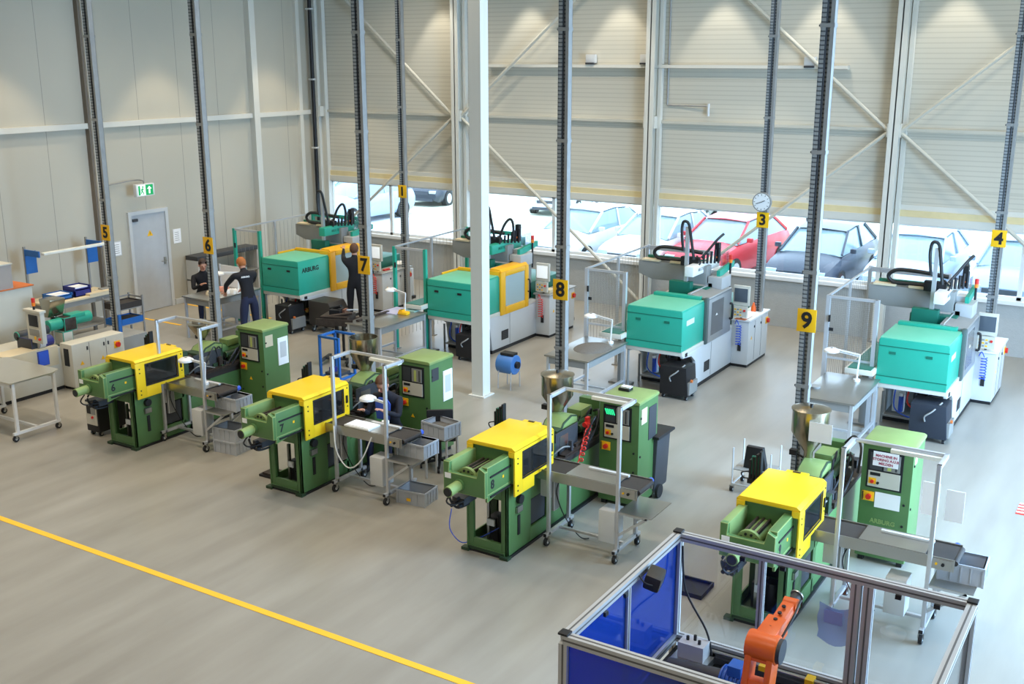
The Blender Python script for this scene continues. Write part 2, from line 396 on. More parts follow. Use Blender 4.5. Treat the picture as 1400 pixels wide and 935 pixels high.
for x,num,lab in ((-17.64,'5','slotted steel cable pole with yellow sign 5 by the workbench'),(-14.84,'6','slotted steel cable pole with yellow sign 6 in front of the crowded work table'),
                  (-11.25,'7','slotted steel cable pole with yellow sign 7 behind the open steel hopper'),(-7.58,'8','slotted steel cable pole with yellow sign 8 behind the lidded hopper'),
                  (-3.95,'9','slotted steel cable pole with yellow sign 9 behind the hopper with a paper')):
    pole(x*fr,12.6 if num!='5' else 12.6,num,lab,zsg)
Y2=19.2; f2=19.2/18
zs2=5.5-(5.5-2.78)*f2
for x,num,lab in ((-13.82,'1','slotted steel cable pole with yellow sign 1 near the far window corner'),(-6.11,'3','slotted steel cable pole with yellow sign 3 and a round clock'),(-2.37,'4','slotted steel cable pole with yellow sign 4 behind the last teal machine')):
    pole(x*f2,Y2,num,lab,zs2)
t = thing('wall_clock','round white wall clock mounted on the pole above yellow sign 3','clock',(-6.11*f2-.02,Y2-.09,zs2+.33))
b = MB(); b.cyl((0,.03,0),(0,-.03,0),.175,MGREY,n=32); b.cyl((0,-.03,0),(0,-.034,0),.155,WHITE,n=32); b.obj('case',t)
b = MB()
for k in range(12):
    a = k*pi/6; b.bar((.12*cos(a),-.036,.12*sin(a)),(.145*cos(a),-.036,.145*sin(a)),.008,.008,INK)
b.obj('hour_marks',t)
MB().bar((0,-.04,0),(-.1,-.04,-.035),.01,.01,INK).obj('minute_hand',t)
MB().bar((0,-.04,0),(.06,-.04,.03),.014,.01,INK).obj('hour_hand',t)

# ================================================================== GREEN MOULDING MACHINES
def green_machine(name_lab, X, Y, number, hopper, grp='green and yellow moulding machines in the front row'):
    t = thing('moulding_machine', name_lab, 'machine', (X,Y,0), 0, grp)
    # base block with window openings
    b = MB()
    b.holed((-.54,0,.03,.88),(-.45,-.08,.17,.7),'Y',.06,.1,GREEN)
    b.box(-.03,0,.06,.58,.03,.88,GREEN)
    b.box(-.03,0,.58,1.0,.03,.2,GREEN).box(-.03,0,.58,1.0,.55,.88,GREEN).box(-.03,0,.95,1.05,.03,.88,GREEN)
    b.holed((.05,1.05,.03,.88),(.2,.85,.18,.66),'X',-.54,-.52,GREEN).box(-.53,-.03,.05,1.05,.03,.07,DGREEN).box(-.53,-.03,1.02,1.05,.07,.88,DGREEN).box(-.53,-.03,.05,1.02,.85,.88,DGREEN)
    b.box(-.52,-.42,.5,.55,.07,.85,DGREEN)
    b.prism([(1.05,.03),(3.0,.03),(3.0,.7),(1.55,.7),(1.05,.45)],'X',-.52,-.02,GREEN)
    b.obj('base',t,bevel=.006)
    b = MB(); b.box(-.53,.02,.05,3.02,.0,.03,BLACK)
    b.box(-.08,.03,.02,.1,0,.035,DGREEN).box(-.6,-.5,.02,.1,0,.035,DGREEN); b.obj('plinth',t)
    MB().box(-.45,-.1,1.0,1.02,.1,.5,BLACK).obj('inner_panel',t); MB().box(-.42,-.3,.3,.5,.07,.34,DGREY).box(-.32,-.15,.28,.42,.07,.2,DGREY).cyl((-.2,.3,.07),(-.2,.3,.4),.07,BLACK).obj('hydraulic_pump',t); MB().box(-.36,-.33,.2,.24,.07,.6,STEEL).box(-.35,-.25,.18,.2,.3,.38,PAPER).obj('tie_rod',t)
    # side fittings
    b = MB(); b.cyl((0,.3,.66),(.05,.3,.66),.055,BLACK,n=14).box(0,.03,.24,.36,.5,.58,STEEL).box(0,.012,.28,.33,.22,.46,BLACK); b.obj('side_valve',t,bevel=.004)
    MB().box(-.025,-.02,.6,.93,.22,.53,DGREY).obj('inner_panel',t)
    # clamp frame
    b = MB()
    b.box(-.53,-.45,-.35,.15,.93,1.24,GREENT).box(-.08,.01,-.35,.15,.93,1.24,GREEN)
    b.prism([(-.53,.9),(.01,.9),(.01,1.2),(-.07,1.24),(-.1,1.12),(-.46,1.12),(-.45,1.24),(-.53,1.24)],'Y',-.4,-.34,GREEN)
    b.box(-.45,-.08,-.34,.15,.9,.96,DGREEN)
    b.prism([(-.35,.93),(.15,.93),(.15,.9),(.0,.9),(-.35,.84)],'X',-.02,.01,GREEN)
    b.box(-.53,.05,.12,.18,.9,1.28,GREEN)
    b.obj('clamp_frame',t,bevel=.008)
    MB().box(.01,.02,-.3,.12,1.11,1.13,BLACK).obj('slide_rail',t); MB().box(.01,.025,-.3,.12,.885,.905,BLACK).obj('slide_rail',t)
    b = MB()
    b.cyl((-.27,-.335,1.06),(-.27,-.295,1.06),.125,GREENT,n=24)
    for k in range(3): b.box(-.34+k*.06,-.32+k*.06,-.3,.1,1.13-abs(k-1)*.01,1.155,DIRTY)
    b.cyl((-.27,-.295,1.05),(-.27,.1,1.05),.09,GREENT,n=20)
    for k in range(6):
        a = k*pi/5+.0; b.cyl((-.27+.09*cos(a),-.345,1.06+.09*sin(a)),(-.27+.09*cos(a),-.33,1.06+.09*sin(a)),.014,BLACK,n=8)
    b.obj('clamp_cylinder',t)
    b = MB(); b.cyl((-.32,-.39,1.0),(-.32,-.62,.99),.06,GREENT,n=24); b.cyl((-.32,-.62,.99),(-.32,-.63,.99),.048,BLACK,n=24); b.cyl((-.32,-.38,1.0),(-.32,-.43,1.0),.068,GREEN,n=24); b.obj('ejector_cylinder',t)
    b = MB()
    b.tube([(-.4,-.42,.9),(-.46,-.45,.8),(-.42,-.4,.74),(-.4,-.2,.72)],.01,BLACK)
    b.tube([(-.5,-.2,.9),(-.54,-.28,.78),(-.5,-.2,.62),(-.47,0,.6)],.014,BLACK)
    for k in range(4): b.cyl((-.53+.03*k,-.2,.66+.04*(k%3)),(-.53+.03*k,-.26,.66+.04*(k%3)),.022,BLACK,n=10)
    b.box(-.56,-.4,-.2,.05,.66,.74,DGREY); b.obj('valve_block',t)
    text('number',number,.14,INK,t,(.012,-.25,1.02),SIDE,.001)
    MB().box(.01,.013,-.05,-.02,1.03,1.06,YSIGN).obj('warning_sticker',t)
    MB().box(-.51,-.43,-.403,-.4,1.05,1.11,PAPER).obj('type_plate',t)
    # yellow guard
    b = MB()
    zt = 1.33
    b.prism([(-.56,zt-.03),(-.53,zt),(.04,zt),(.08,zt-.03),(.08,zt-.045),(-.56,zt-.045)],'Y',.1,.96,YEL)
    b.box(-.56,-.54,.1,.96,.95,zt-.03,YEL)
    b.box(.06,.08,.1,.27,.76,zt-.03,YEL).box(.06,.08,.27,.52,.76,.92,YEL).box(.06,.08,.52,.96,.88,.94,YEL).box(.06,.08,.84,.96,.94,zt-.03,YEL).box(.06,.08,.27,.84,1.24,zt-.03,YEL).box(.06,.08,.27,.52,.92,.94,YEL)
    b.obj('yellow_guard',t,bevel=.004)
    MB().box(-.55,-.47,.09,.1,1.24,zt-.045,YEL).obj('guard_lug',t); MB().box(.0,.08,.09,.1,1.22,zt-.045,YEL).obj('guard_lug',t)
    w = MB(); w.box(.064,.07,.27,.84,.94,1.24,SMOKE); w.obj('guard_window',t)
    b = MB(); b.holed((.255,.855,.925,1.255),(.275,.835,.945,1.235),'X',.08,.084,BLACK); b.box(.08,.095,.89,.92,1.05,1.15,BLACK)
    for y,z in ((.16,1.2),(.16,1.14),(.16,.88),(.16,.82),(.92,1.25),(.92,1.0)): b.cyl((.08,y,z),(.086,y,z),.01,BLACK,n=8)
    b.obj('window_seal',t)
    b = MB(); b.box(-.35,-.12,.96,1.02,zt-.03,zt+.0,YEL).box(-.28,-.2,.97,1.0,zt,zt+.006,BLACK)
    b.obj('hinge_plate',t)
    # mould area
    b = MB(); b.box(-.5,-.06,.25,.4,.9,1.2,DIRTY).box(-.5,-.06,.6,.75,.9,1.2,DGREEN).cyl((-.45,.16,1.15),(-.45,1.1,1.15),.025,STEEL).cyl((-.1,.16,.96),(-.1,1.1,.96),.025,STEEL).box(-.58,0,1.02,1.12,.88,1.24,DGREEN)
    b.obj('mould_plates',t)
    # black side bracket behind guard
    b = MB()
    for k in range(4): b.box(-.74+.035*k,-.718+.035*k,.95,1.02,1.14,1.38+.035*k,BLACK)
    b.box(-.75,-.6,.94,1.03,1.12,1.17,BLACK).box(-.72,-.64,.96,1.0,1.22,1.42,DTEAL).bar((-.7,.98,1.14),(-.5,.98,1.05),.03,.03,BLACK).tube([(-.74,.96,1.25),(-.82,.96,1.22),(-.8,.96,1.17),(-.74,.96,1.17)],.008,BLACK,n=6); b.obj('hose_manifold',t)
    # injection unit
    b = MB()
    b.box(-.48,-.02,1.12,2.95,.7,.78,BELT)
    b.box(-.45,-.05,1.15,2.9,.78,.8,DIRTY)
    b.obj('slide_bed',t)
    b = MB(); b.box(-.42,-.14,1.42,1.95,.82,1.1,DGREEN).cyl((-.28,1.0,1.0),(-.28,1.45,1.0),.07,DIRTY)
    b.prism([(1.5,1.05),(1.95,1.05),(1.95,1.16),(1.8,1.2),(1.6,1.15)],'X',-.42,-.14,GREENT); b.obj('injection_block',t,bevel=.02)
    b = MB(); b.cyl((-.28,1.9,1.0),(-.28,2.5,1.0),.1,GREEN,n=20).box(-.38,-.18,2.1,2.4,1.06,1.16,GREENT).cyl((-.16,2.0,.95),(-.16,2.8,.95),.05,DGREEN).box(-.42,-.12,2.5,2.62,.85,1.2,GREEN)
    b.obj('hydraulic_motor',t,bevel=.006)
    b = MB(); b.box(-.1,-.085,1.3,1.85,.82,1.1,DGREY); b.box(-.085,-.082,1.4,1.6,.9,1.04,STEEL); b.obj('nozzle_guard',t)
    b = MB()
    b.tube([(-.1,2.3,1.12),(.0,2.25,1.15),(.05,2.1,1.0),(0,1.95,.8)],.016,BLACK)
    b.tube([(-.15,2.5,1.2),(-.05,2.5,1.3),(.08,2.3,1.25),(.1,2.15,1.0)],.014,BLACK)
    b.tube([(-.1,1.2,.84),(.0,1.3,.95),(-.02,1.5,.9),(-.05,1.7,.82)],.01,MGREY)
    b.obj('hydraulic_hoses',t)
    b = MB(); rr = random.Random(number)
    for k in range(26):
        x=rr.uniform(-.42,.0); y=rr.uniform(1.25,2.85); z=.8; sx=rr.uniform(.015,.05); sy=rr.uniform(.02,.07); h_=rr.uniform(.03,.2)
        m_=rr.choice([BLACK,DIRTY,DGREY,DIRTY,DGREEN,STEEL]); b.box(x-sx,x+sx,y-sy,y+sy,z,z+h_,m_)
    b.box(-.44,.02,1.22,2.88,.79,.815,DIRTY); b.obj('bed_fittings',t)
    b = MB()
    for k in range(5):
        x=rr.uniform(-.3,.0); y=rr.uniform(1.4,2.5)
        b.tube([(x,y,.84),(x+.06,y+.08,1.0),(x+rr.uniform(0,.12),y+.2,1.1+rr.uniform(-.06,.1)),(x,y+.35,.86)],.011,rr.choice([BLACK,BLACK,DGREY]),n=6)
    b.box(-.36,.02,1.35,2.6,.82,.838,DIRTY); b.obj('bed_hoses',t)
    hx, hy = -.38, 1.85
    # hopper
    if hopper == 'lid' or hopper == 'paper' or hopper == 'open':
        b = MB(); H = 1.68 if hopper != 'paper' else 1.76
        prof = [(.05,1.12),(.05,H-.5),(.2,H-.27),(.2,H-.02),(.212,H-.015),(.212,H)]
        if hopper == 'open': prof = [(.05,1.15),(.05,H-.52),(.2,H-.24),(.21,H),(.195,H),(.185,H-.24),(.04,H-.52)]
        else: prof += [(.12,H+.02),(0.001,H+.025)]
        b.lathe(prof, CHROME, (hx,hy,0), 28)
        h = b.obj('hopper',t)
        b = MB(); b.cyl((hx,hy,1.02),(hx,hy,1.16),.075,DIRTY).box(hx-.09,hx+.09,hy-.05,hy+.05,1.02,1.06,GREEN); b.obj('hopper_throat',t)
        if hopper != 'open': MB().cyl((hx,hy,H+.02),(hx,hy,H+.05),.018,BLACK,n=10).obj('lid_knob',h)
        if hopper == 'paper': MB().box(hx+.05,hx+.3,hy-.215,hy-.212,H-.3,H-.08,PAPER).obj('paper_note',h)
    else:
        b = MB(); z=1.45
        b.lathe([(.045,1.1),(.05,1.2),(.2,z-.03),(.21,z),(.17,z+.01),(.1,z+.015),(.001,z+.015)],CHROME,(hx-.1,hy,0),24); h = b.obj('hopper',t)
        b = MB(); b.cyl((hx-.1,hy,1.0),(hx-.1,hy,1.14),.06,DIRTY); b.obj('hopper_throat',t)
        b = MB(); b.box(hx-.2,hx-.05,hy-.1,hy+.08,z+.01,z+.05,MGREY).box(hx+.02,hx+.06,hy-.05,hy,z+.01,z+.06,PAPER); b.obj('loader_motor',h,bevel=.01)
    MB().box(hx-.2,hx-.12,hy-.05,hy+.02,1.2,1.26,BLACK).bar((hx-.16,hy,1.22),(hx,hy,1.16),.02,.02,BLACK).obj('drain_lever',t)
    return t

G6 = green_machine('green machine numbered 6 with yellow guard and a black unit beside it',-12.38,9.62,'6','funnel')
G7 = green_machine('green machine numbered 7 with yellow guard beside the seated worker',-9.19,9.6,'7','open')
G8 = green_machine('green machine numbered 8 with yellow guard and red coiled hose',-5.97,9.44,'8','lid')
G9 = green_machine('green machine with yellow guard behind the blue robot cell',-2.81,9.5,'9','paper')
# red coil on machine 8
b = MB(); pts = []
for i in range(60):
    u = i/59; a = u*2*pi*9
    pts.append((.0+.12*u+.03*cos(a), 2.0-.5*u+.03*sin(a)*.5, 1.02-.42*u**1.3+.03*sin(a)))
b.tube(pts,.009,RHOSE,n=5); b.obj('red_coil_hose',G8)
MB().box(-.04,.0,1.95,2.02,1.0,1.14,RED).cyl((-.02,1.9,1.06),(-.02,1.98,1.06),.03,RED).obj('red_coupling',G8)
b = MB(); b.tube([(-.5,-.3,.64),(-.6,-.2,.35),(-.6,0,.1),(-.5,.1,.1),(-.3,.15,.22),(-.1,.4,.35)],.006,HBLUE,n=6); b.obj('blue_air_hose',G8)
tag(MB().box(-.2,.2,-.18,.18,0,.02,BLACK).holed((-.2,.2,-.18,.18),(-.18,.18,-.16,.16),'Z',.02,.05,BLACK).obj('drip_tray',loc=(-3.95,9.95,0)),'black plastic drip tray on the floor left of the machine behind the robot cell','tray')
tag(MB().box(-.15,.15,-.12,.12,0,.03,BLACK).box(-.1,.12,-.1,.1,.03,.06,DIRTY).obj('drip_tray',loc=(-10.02,10.0,0)),'small black tray on the floor left of the machine numbered 7','tray')

def green_cabinet(X,Y,lab,variant,h=1.41,w=.54,d=.55):
    t = thing('control_cabinet',lab,'cabinet',(X,Y,0),0,'green electrical cabinets beside the front machines')
    b = MB(); b.box(0,w,0,d,.06,h-.01,GREEN); b.obj('body',t,bevel=.008)
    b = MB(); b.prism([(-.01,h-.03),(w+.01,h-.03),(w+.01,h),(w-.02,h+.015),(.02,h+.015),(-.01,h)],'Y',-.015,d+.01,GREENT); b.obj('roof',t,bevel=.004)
    for fx in (.06,w-.06):
        for fy in (.06,d-.06): MB().box(fx-.03,fx+.03,fy-.03,fy+.03,0,.06,BLACK).obj('foot',t)
    b = MB(); x0,x1,z0,z1 = .06,w-.1,h-.52,h-.08
    b.box(x0,x1,-.012,0,z0,z1,BLACK); b.box(x0+.02,x1-.02,-.02,-.012,z0+.02,z0+.2,CREAM); b.box(x0+.03,x0+.16,-.02,-.012,z0+.22,z1-.03,DGREY)
    b.box(x0+.18,x1-.03,-.02,-.012,z0+.22,z1-.03,MGREY); b.box(x0+.22,x0+.26,-.022,-.02,z0+.23,z1-.05,mat('pale lime switch strip', srgb(190,200,110), .5))
    b.box(x0+.3,x0+.32,-.022,-.02,z0+.23,z1-.05,DGREY); b.box(x0+.04,x0+.15,-.024,-.02,z0+.15,z0+.185,BLACK)
    b.cyl((x0+.13,-.035,z0+.07),(x0+.13,-.02,z0+.07),.015,BLACK)
    p = b.obj('control_panel',t)
    MB().cyl((x0+.07,-.045,z0+.08),(x0+.07,-.02,z0+.08),.02,RED,n=12).box(x0+.03,x0+.11,-.025,-.02,z0+.05,z0+.12,YSIGN).obj('stop_button',p)
    b = MB(); b.box(.05,.16,-.014,0,h-.68,h-.57,YSIGN).box(.03,.05,-.02,0,h-.68,h-.57,BLACK); s = b.obj('main_switch',t,bevel=.003)
    MB().cyl((.105,-.05,h-.625),(.105,-.012,h-.625),.03,RED,n=14).obj('rotary_knob',s)
    for z in (.25,.5,.75): MB().cyl((w-.06,-.01,z),(w-.06,0,z),.014,BLACK,n=8).obj('lock_bolt',t)
    for z in (.3,.7,1.2): MB().cyl((w,.05,z),(w+.01,.05,z),.014,BLACK,n=8).obj('lock_bolt',t)
    MB().cyl((.05,-.01,.4),(.05,0,.4),.014,BLACK,n=8).obj('lock_bolt',t)
    if variant in (6,7):
        MB().prism([(.2,.58),(.26,.58),(.23,.63)],'Y',-.004,0,YSIGN).obj('warning_sticker',t)
        MB().box(w,w+.012,.3,.52,.78,1.22,PAPER).box(w+.012,w+.013,.34,.48,.9,1.15,LGREY).obj('hanging_paper',t)
        MB().box(w,w+.006,.04,.2,h-.28,h-.1,WOOD if variant==6 else DGREY).obj('side_label',t)
    if variant == 8:
        b = MB(); 
        for k in range(5): b.bar((x0+.03+.025*k,-.03,z1-.05),(x0+.06+.025*k,-.03,z1-.12),.012,.012,GLED)
        b.obj('cable_tangle',p)
        MB().box(w,w+.006,.06,.22,h-.3,h-.1,WOOD).obj('side_label',t)
        MB().box(w,w+.006,.28,.5,.85,1.28,DGREY).obj('side_plate',t)
        MB().box(.1,.25,.3,.42,h+.015,h+.05,BLACK).box(.12,.25,.31,.41,h+.05,h+.07,PAPER).obj('top_box',t,bevel=.005)
    if variant == 9:
        MB().box(x0+.06,x1-.05,-.03,-.026,z1-.17,z1-.005,PAPER).obj('paper_sheet',t)
        for k,s_ in enumerate(('MACHINE IN','STORING A.U.B.','MELDEN')): text('handwriting',s_,.04,FIXB,t,(x0+.2,-.032,z1-.05-k*.045),FRONT,.0005)
        MB().box(.17,.44,-.01,-.006,h-.74,h-.56,PAPER).obj('paper_sheet',t)
        MB().box(w,w+.006,.05,.16,h-.2,h-.05,WOOD).obj('side_label',t)
        text('embossed_lettering','ARBURG',.07,GREENT,t,(.27,-.002,.5),FRONT,.002)
    return t
green_cabinet(-12.35,11.74,'green control cabinet with hanging paper beside machine 6',6)
green_cabinet(-9.08,11.6,'green control cabinet with paper on its side behind the empty office chair',7)
c8 = green_cabinet(-5.86,11.5,'green control cabinet in front of the wheelie bin',8)
green_cabinet(-2.66,11.6,'green control cabinet with two white papers on its door',9)

# ================================================================== CONVEYOR TROLLEYS
def conveyor_trolley(X,Y,lab,arm=True,lamp=True,box_x=.66,w=.88,papers=False,xs=-.2):
    """profile frame on castors that carries a short belt conveyor"""
    t = thing('conveyor_trolley',lab,'conveyor',(X,Y,0),0,'aluminium conveyor trolleys in the front row')
    P=.04; H=1.82
    for x in (0,w):
        MB().box(x-P/2,x+P/2,-P/2,P/2,.12,H,ALU).box(x-.024,x+.024,-.024,.024,H,H+.006,BLACK).obj('front_post',t,bevel=.003)
        MB().box(x-P/2,x+P/2,.46,.5,.12,.82,ALU).obj('rear_post',t,bevel=.003)
        MB().box(x-P/2,x+P/2,-.08,.58,.12,.16,ALU).box(x-.022,x+.022,-.084,-.08,.118,.162,BLACK).obj('foot_rail',t,bevel=.003)
        MB().box(x-P/2,x+P/2,0,.36,H-.04,H,ALU).obj('top_arm',t,bevel=.003)
        castor(t,x,-.04); castor(t,x,.54)
    MB().box(-.02,w+.02,.34,.37,H-.035,H,ALU).obj('top_rail',t,bevel=.003)
    if lamp: MB().box(w*.42,w-.02,.3,.38,H-.075,H-.035,TUBE).obj('strip_lamp',t,bevel=.006)
    MB().box(0,w,.22,.26,.12,.15,ALU).obj('cross_rail',t,bevel=.003)
    # belt conveyor
    b = MB(); b.box(xs,w+.22,.02,.035,.78,.9,STEEL).box(xs,w+.22,.415,.43,.78,.9,STEEL).box(.2,w-.05,.035,.415,.895,.905,STEEL).box(xs,w+.2,.035,.415,.79,.8,STEEL)
    b.obj('conveyor_frame',t)
    b = MB(); b.box(xs-.02,w+.22,.045,.405,.86,.885,BELT); b.cyl((w+.22,.045,.862),(w+.22,.405,.862),.028,BELT); b.cyl((xs-.02,.045,.862),(xs-.02,.405,.862),.028,BELT); b.obj('belt',t)
    b = MB(); b.box(.35,w-.02,.3,.34,.905,.93,LGREY); b.obj('belt_scraper',t,bevel=.004)
    b = MB(); b.box(w-.02,w+.2,.005,.02,.79,.89,STEEL); b.cyl((w+.06,-.005,.84),(w+.06,.005,.84),.012,YSIGN,n=8); b.cyl((w+.12,-.008,.84),(w+.12,.005,.84),.016,BLACK,n=10); b.obj('switch_plate',t)
    b = MB(); b.cyl((w+.16,.43,.84),(w+.16,.52,.84),.035,HBLUE); b.obj('drive_motor',t)
    # control boxes
    MB().box(box_x,box_x+.2,-.03,.2,.22,.6,LGREY).obj('control_box',t,bevel=.008)
    MB().box(-.14,.0,.05,.16,.56,.78,LGREY).box(-.0,.04,.06,.18,.4,.8,MGREY).obj('power_supply',t,bevel=.006)
    MB().tube([(.1,.06,.78),(.05,.1,.6),(.1,.2,.3),(.25,.3,.04),(.35,.35,.02)],.007,BLACK,n=6).obj('mains_cable',t)
    if arm:
        for yy in (0,.48): MB().bar((w,yy,.6),(w+.36,yy,.6),.025,.03,ALU).bar((w+.36,yy,.6),(w,yy,.32),.025,.03,ALU).obj('bracket_arm',t)
        MB().box(w+.02,w+.42,-.03,.51,.615,.625,STEEL).obj('tray_shelf',t)
    if papers:
        MB().box(w-.19,w-.03,.365,.372,1.16,1.5,PAPER).box(w+.03,w+.2,.365,.372,1.14,1.46,PAPER).obj('hanging_paper',t)
    return t
T6 = conveyor_trolley(-12.36,10.2,'conveyor trolley with white swing-arm lamp beside machine 6',lamp=False,box_x=.62,xs=-.05)
T7 = conveyor_trolley(-8.93,10.05,'conveyor trolley in front of the seated worker',box_x=.58,w=.84,xs=-.24)
T8 = conveyor_trolley(-5.78,10.1,'conveyor trolley with empty tray bracket beside machine 8',box_x=.66)
T9 = conveyor_trolley(-2.5,10.12,'conveyor trolley with hanging papers behind the robot cell',box_x=.5,w=.88,papers=True,xs=-.32)
# extras on trolleys
MB().tube([(0,-.02,.9),(.1,-.1,.6),(.3,-.12,.42),(.5,-.1,.55),(.6,0,.85)],.009,WHITE,n=6).obj('white_cable',T7)

def magnifier_lamp(x,y,z,rz,lab,lit=False,s=1.0,grp=None):
    t = thing('magnifier_lamp',lab,'lamp',(x,y,z),rz,grp)
    b = MB(); b.cyl((0,0,0),(0,0,.03),.05,WHITE); b.cyl((0,0,.03),(0,0,.1),.015,WHITE); b.obj('clamp_base',t)
    b = MB(); b.bar((0,0,.1),(.02,0,.42*s),.02,.02,WHITE); b.obj('lower_arm',t)
    b = MB(); b.bar((.02,0,.42*s),(-.34*s,0,.46*s),.02,.02,WHITE).bar((.02,0,.39*s),(-.34*s,0,.43*s),.01,.01,WHITE); b.obj('upper_arm',t)
    h = MB(); h.lathe([(.02,.05),(.07,.045),(.11,.02),(.115,-.005),(.1,-.012),(.075,-.012)],WHITE,(-.42*s,0,.42*s),24); hd = h.obj('lamp_head',t)
    MB().cyl((-.42*s,0,.42*s-.012),(-.42*s,0,.42*s-.004),.1,LIT if lit else WHITE,n=24).obj('lamp_diffuser',hd)
    return t
magnifier_lamp(-11.72,10.45,.905,R(10),'white magnifier lamp on the conveyor trolley beside machine 6',s=.75)
magnifier_lamp(-8.42,10.45,.905,R(0),'lit magnifier lamp in front of the seated worker',lit=True,s=.66)

def crate(x,y,z,lab,grp,rz=0,rx=0,L=.4,W=.3,H=.19,filled=False,sticker=False):
    b = MB(); l=L/2; w=W/2; th=.012
    b.box(-l,l,-w,w,0,th,CRATE)
    b.box(-l,l,-w,-w+th,th,H,CRATE).box(-l,l,w-th,w,th,H,CRATE).box(-l,-l+th,-w,w,th,H,CRATE).box(l-th,l,-w,w,th,H,CRATE)
    b.holed((-l-.012,l+.012,-w-.012,w+.012),(-l+th,l-th,-w+th,w-th),'Z',H-.025,H,CRATE)
    for sx in (-1,1):
        for sy in (-1,1): b.box(sx*l-.012,sx*l+.012,sy*w-.012,sy*w+.012,.0,H-.02,CRATE)
    for k in (-.3,0,.3):
        b.box(l*k*1.5-.006,l*k*1.5+.006,-w-.009,-w,.02,H-.02,CRATE).box(l,l+.009,w*k*1.5-.006,w*k*1.5+.006,.02,H-.02,CRATE)
    if filled: b.box(-l+th,l-th,-w+th,w-th,H*.5,H*.62,GRANULE)
    if sticker: b.box(-.06,0,-w-.011,-w-.009,.05,.09,YSIGN)
    o = b.obj('plastic_crate'); o.location=(x,y,z); o.rotation_euler=(rx,0,rz)
    return tag(o,lab,'crate',grp)
crate(-11.2,10.4,.19,'grey crate on the floor, upper one of the stack beside machine 6','grey parts crates',R(4),filled=False)
crate(-11.2,10.4,0,'grey crate on the floor, lower one of the stack beside machine 6','grey parts crates',R(4))
crate(-11.22,10.5,.62,'grey crate under the belt end of the trolley beside machine 6','grey parts crates',0)
crate(-7.84,10.32,0,'empty grey crate on the floor with a small yellow sticker','grey parts crates',R(6),sticker=True)
crate(-7.84,10.36,.625,'grey crate hung on the bracket arm of the worker\'s trolley','grey parts crates',R(0))
crate(-8.02,11.12,.62,'grey crate of parts on a stand in front of the office chair','grey parts crates',R(-8),filled=True)
crate(-1.36,10.42,.625,'grey crate under the belt end behind the robot cell','grey parts crates',R(2),H=.2)
# stand for filled crate
b = MB(); b.box(-.2,.2,-.15,.15,.6,.615,STEEL)
for x in (-.17,.17):
    for y in (-.12,.12): b.box(x-.012,x+.012,y-.012,y+.012,0,.6,ALU)
tag(b.obj('crate_stand',loc=(-8.02,11.12,0)),'small steel stand holding the filled grey crate by the office chair','stand')

# office chair
t = thing('office_chair','empty black office chair by the green cabinet of machine 7','chair',(-8.3,11.47,0),R(218))
b = MB()
for k in range(5):
    a = k*2*pi/5+.2; b.bar((0,0,.1),(.27*cos(a),.27*sin(a),.075),.035,.03,BLACK)
    b.cyl((.27*cos(a)-.015,.27*sin(a),.03),(.27*cos(a)+.015,.27*sin(a),.03),.03,RUBBER)
b.obj('star_base',t)
MB().cyl((0,0,.08),(0,0,.42),.025,BLACK).obj('gas_column',t)
MB().box(-.22,.22,-.21,.21,.42,.49,BLACK).obj('seat',t,bevel=.03)
b = MB(); b.box(-.18,.18,.2,.25,.6,.9,BLACK).obj('backrest',t,bevel=.025)
MB().bar((0,.15,.44),(0,.25,.68),.06,.015,BLACK).obj('back_support',t)

# wheelie bin
t = thing('wheelie_bin','black wheeled rubbish bin behind the green cabinet of machine 8','bin',(-5.42,12.15,0))
b = MB(); b.prism([(-.13,.1),(.13,.1),(.16,.82),(-.16,.82)],'Y',-.2,.2,DGREY); b.obj('bin_body',t,bevel=.03)
MB().box(-.19,.19,-.24,.24,.82,.86,BLACK).cyl((-.19,.25,.84),(.19,.25,.84),.02,BLACK).obj('lid',t,bevel=.012)
MB().cyl((.13,-.1,.09),(.17,-.1,.09),.09,RUBBER).obj('wheel',t); MB().cyl((-.17,-.1,.09),(-.13,-.1,.09),.09,RUBBER).obj('wheel',t)

# black temperature control unit beside machine 6
def temp_unit(x,y,lab,w=.35,d=.5,h=.55,front='Y',rz=0):
    t = thing('temperature_unit',lab,'heater unit',(x,y,0),rz,None)
    MB().box(-w/2,w/2,0,d,.07,h,BLACK).obj('housing',t,bevel=.012)
    b = MB(); b.box(-w/2+.02,w/2-.02,-.012,0,.18,h-.03,CREAM).box(-w/2+.05,-w/2+.14,-.018,-.012,h-.2,h-.08,BLACK).box(.0,.1,-.018,-.012,h-.2,h-.08,MGREY).cyl((.03,-.03,h-.25),(.03,-.012,h-.25),.02,RED)
    b.obj('front_panel',t)
    for px,py in ((-w/2+.05,.06),(w/2-.05,.06),(-w/2+.05,d-.06),(w/2-.05,d-.06)): castor(t,px,py,.032)
    MB().tube([(0,d,.3),(.05,d+.12,.25),(.15,d+.15,.1),(.3,d+.1,.08)],.015,BLACK).obj('hose',t)
    return t
temp_unit(-13.42,9.75,'black temperature control unit on castors left of machine 6',w=.28)

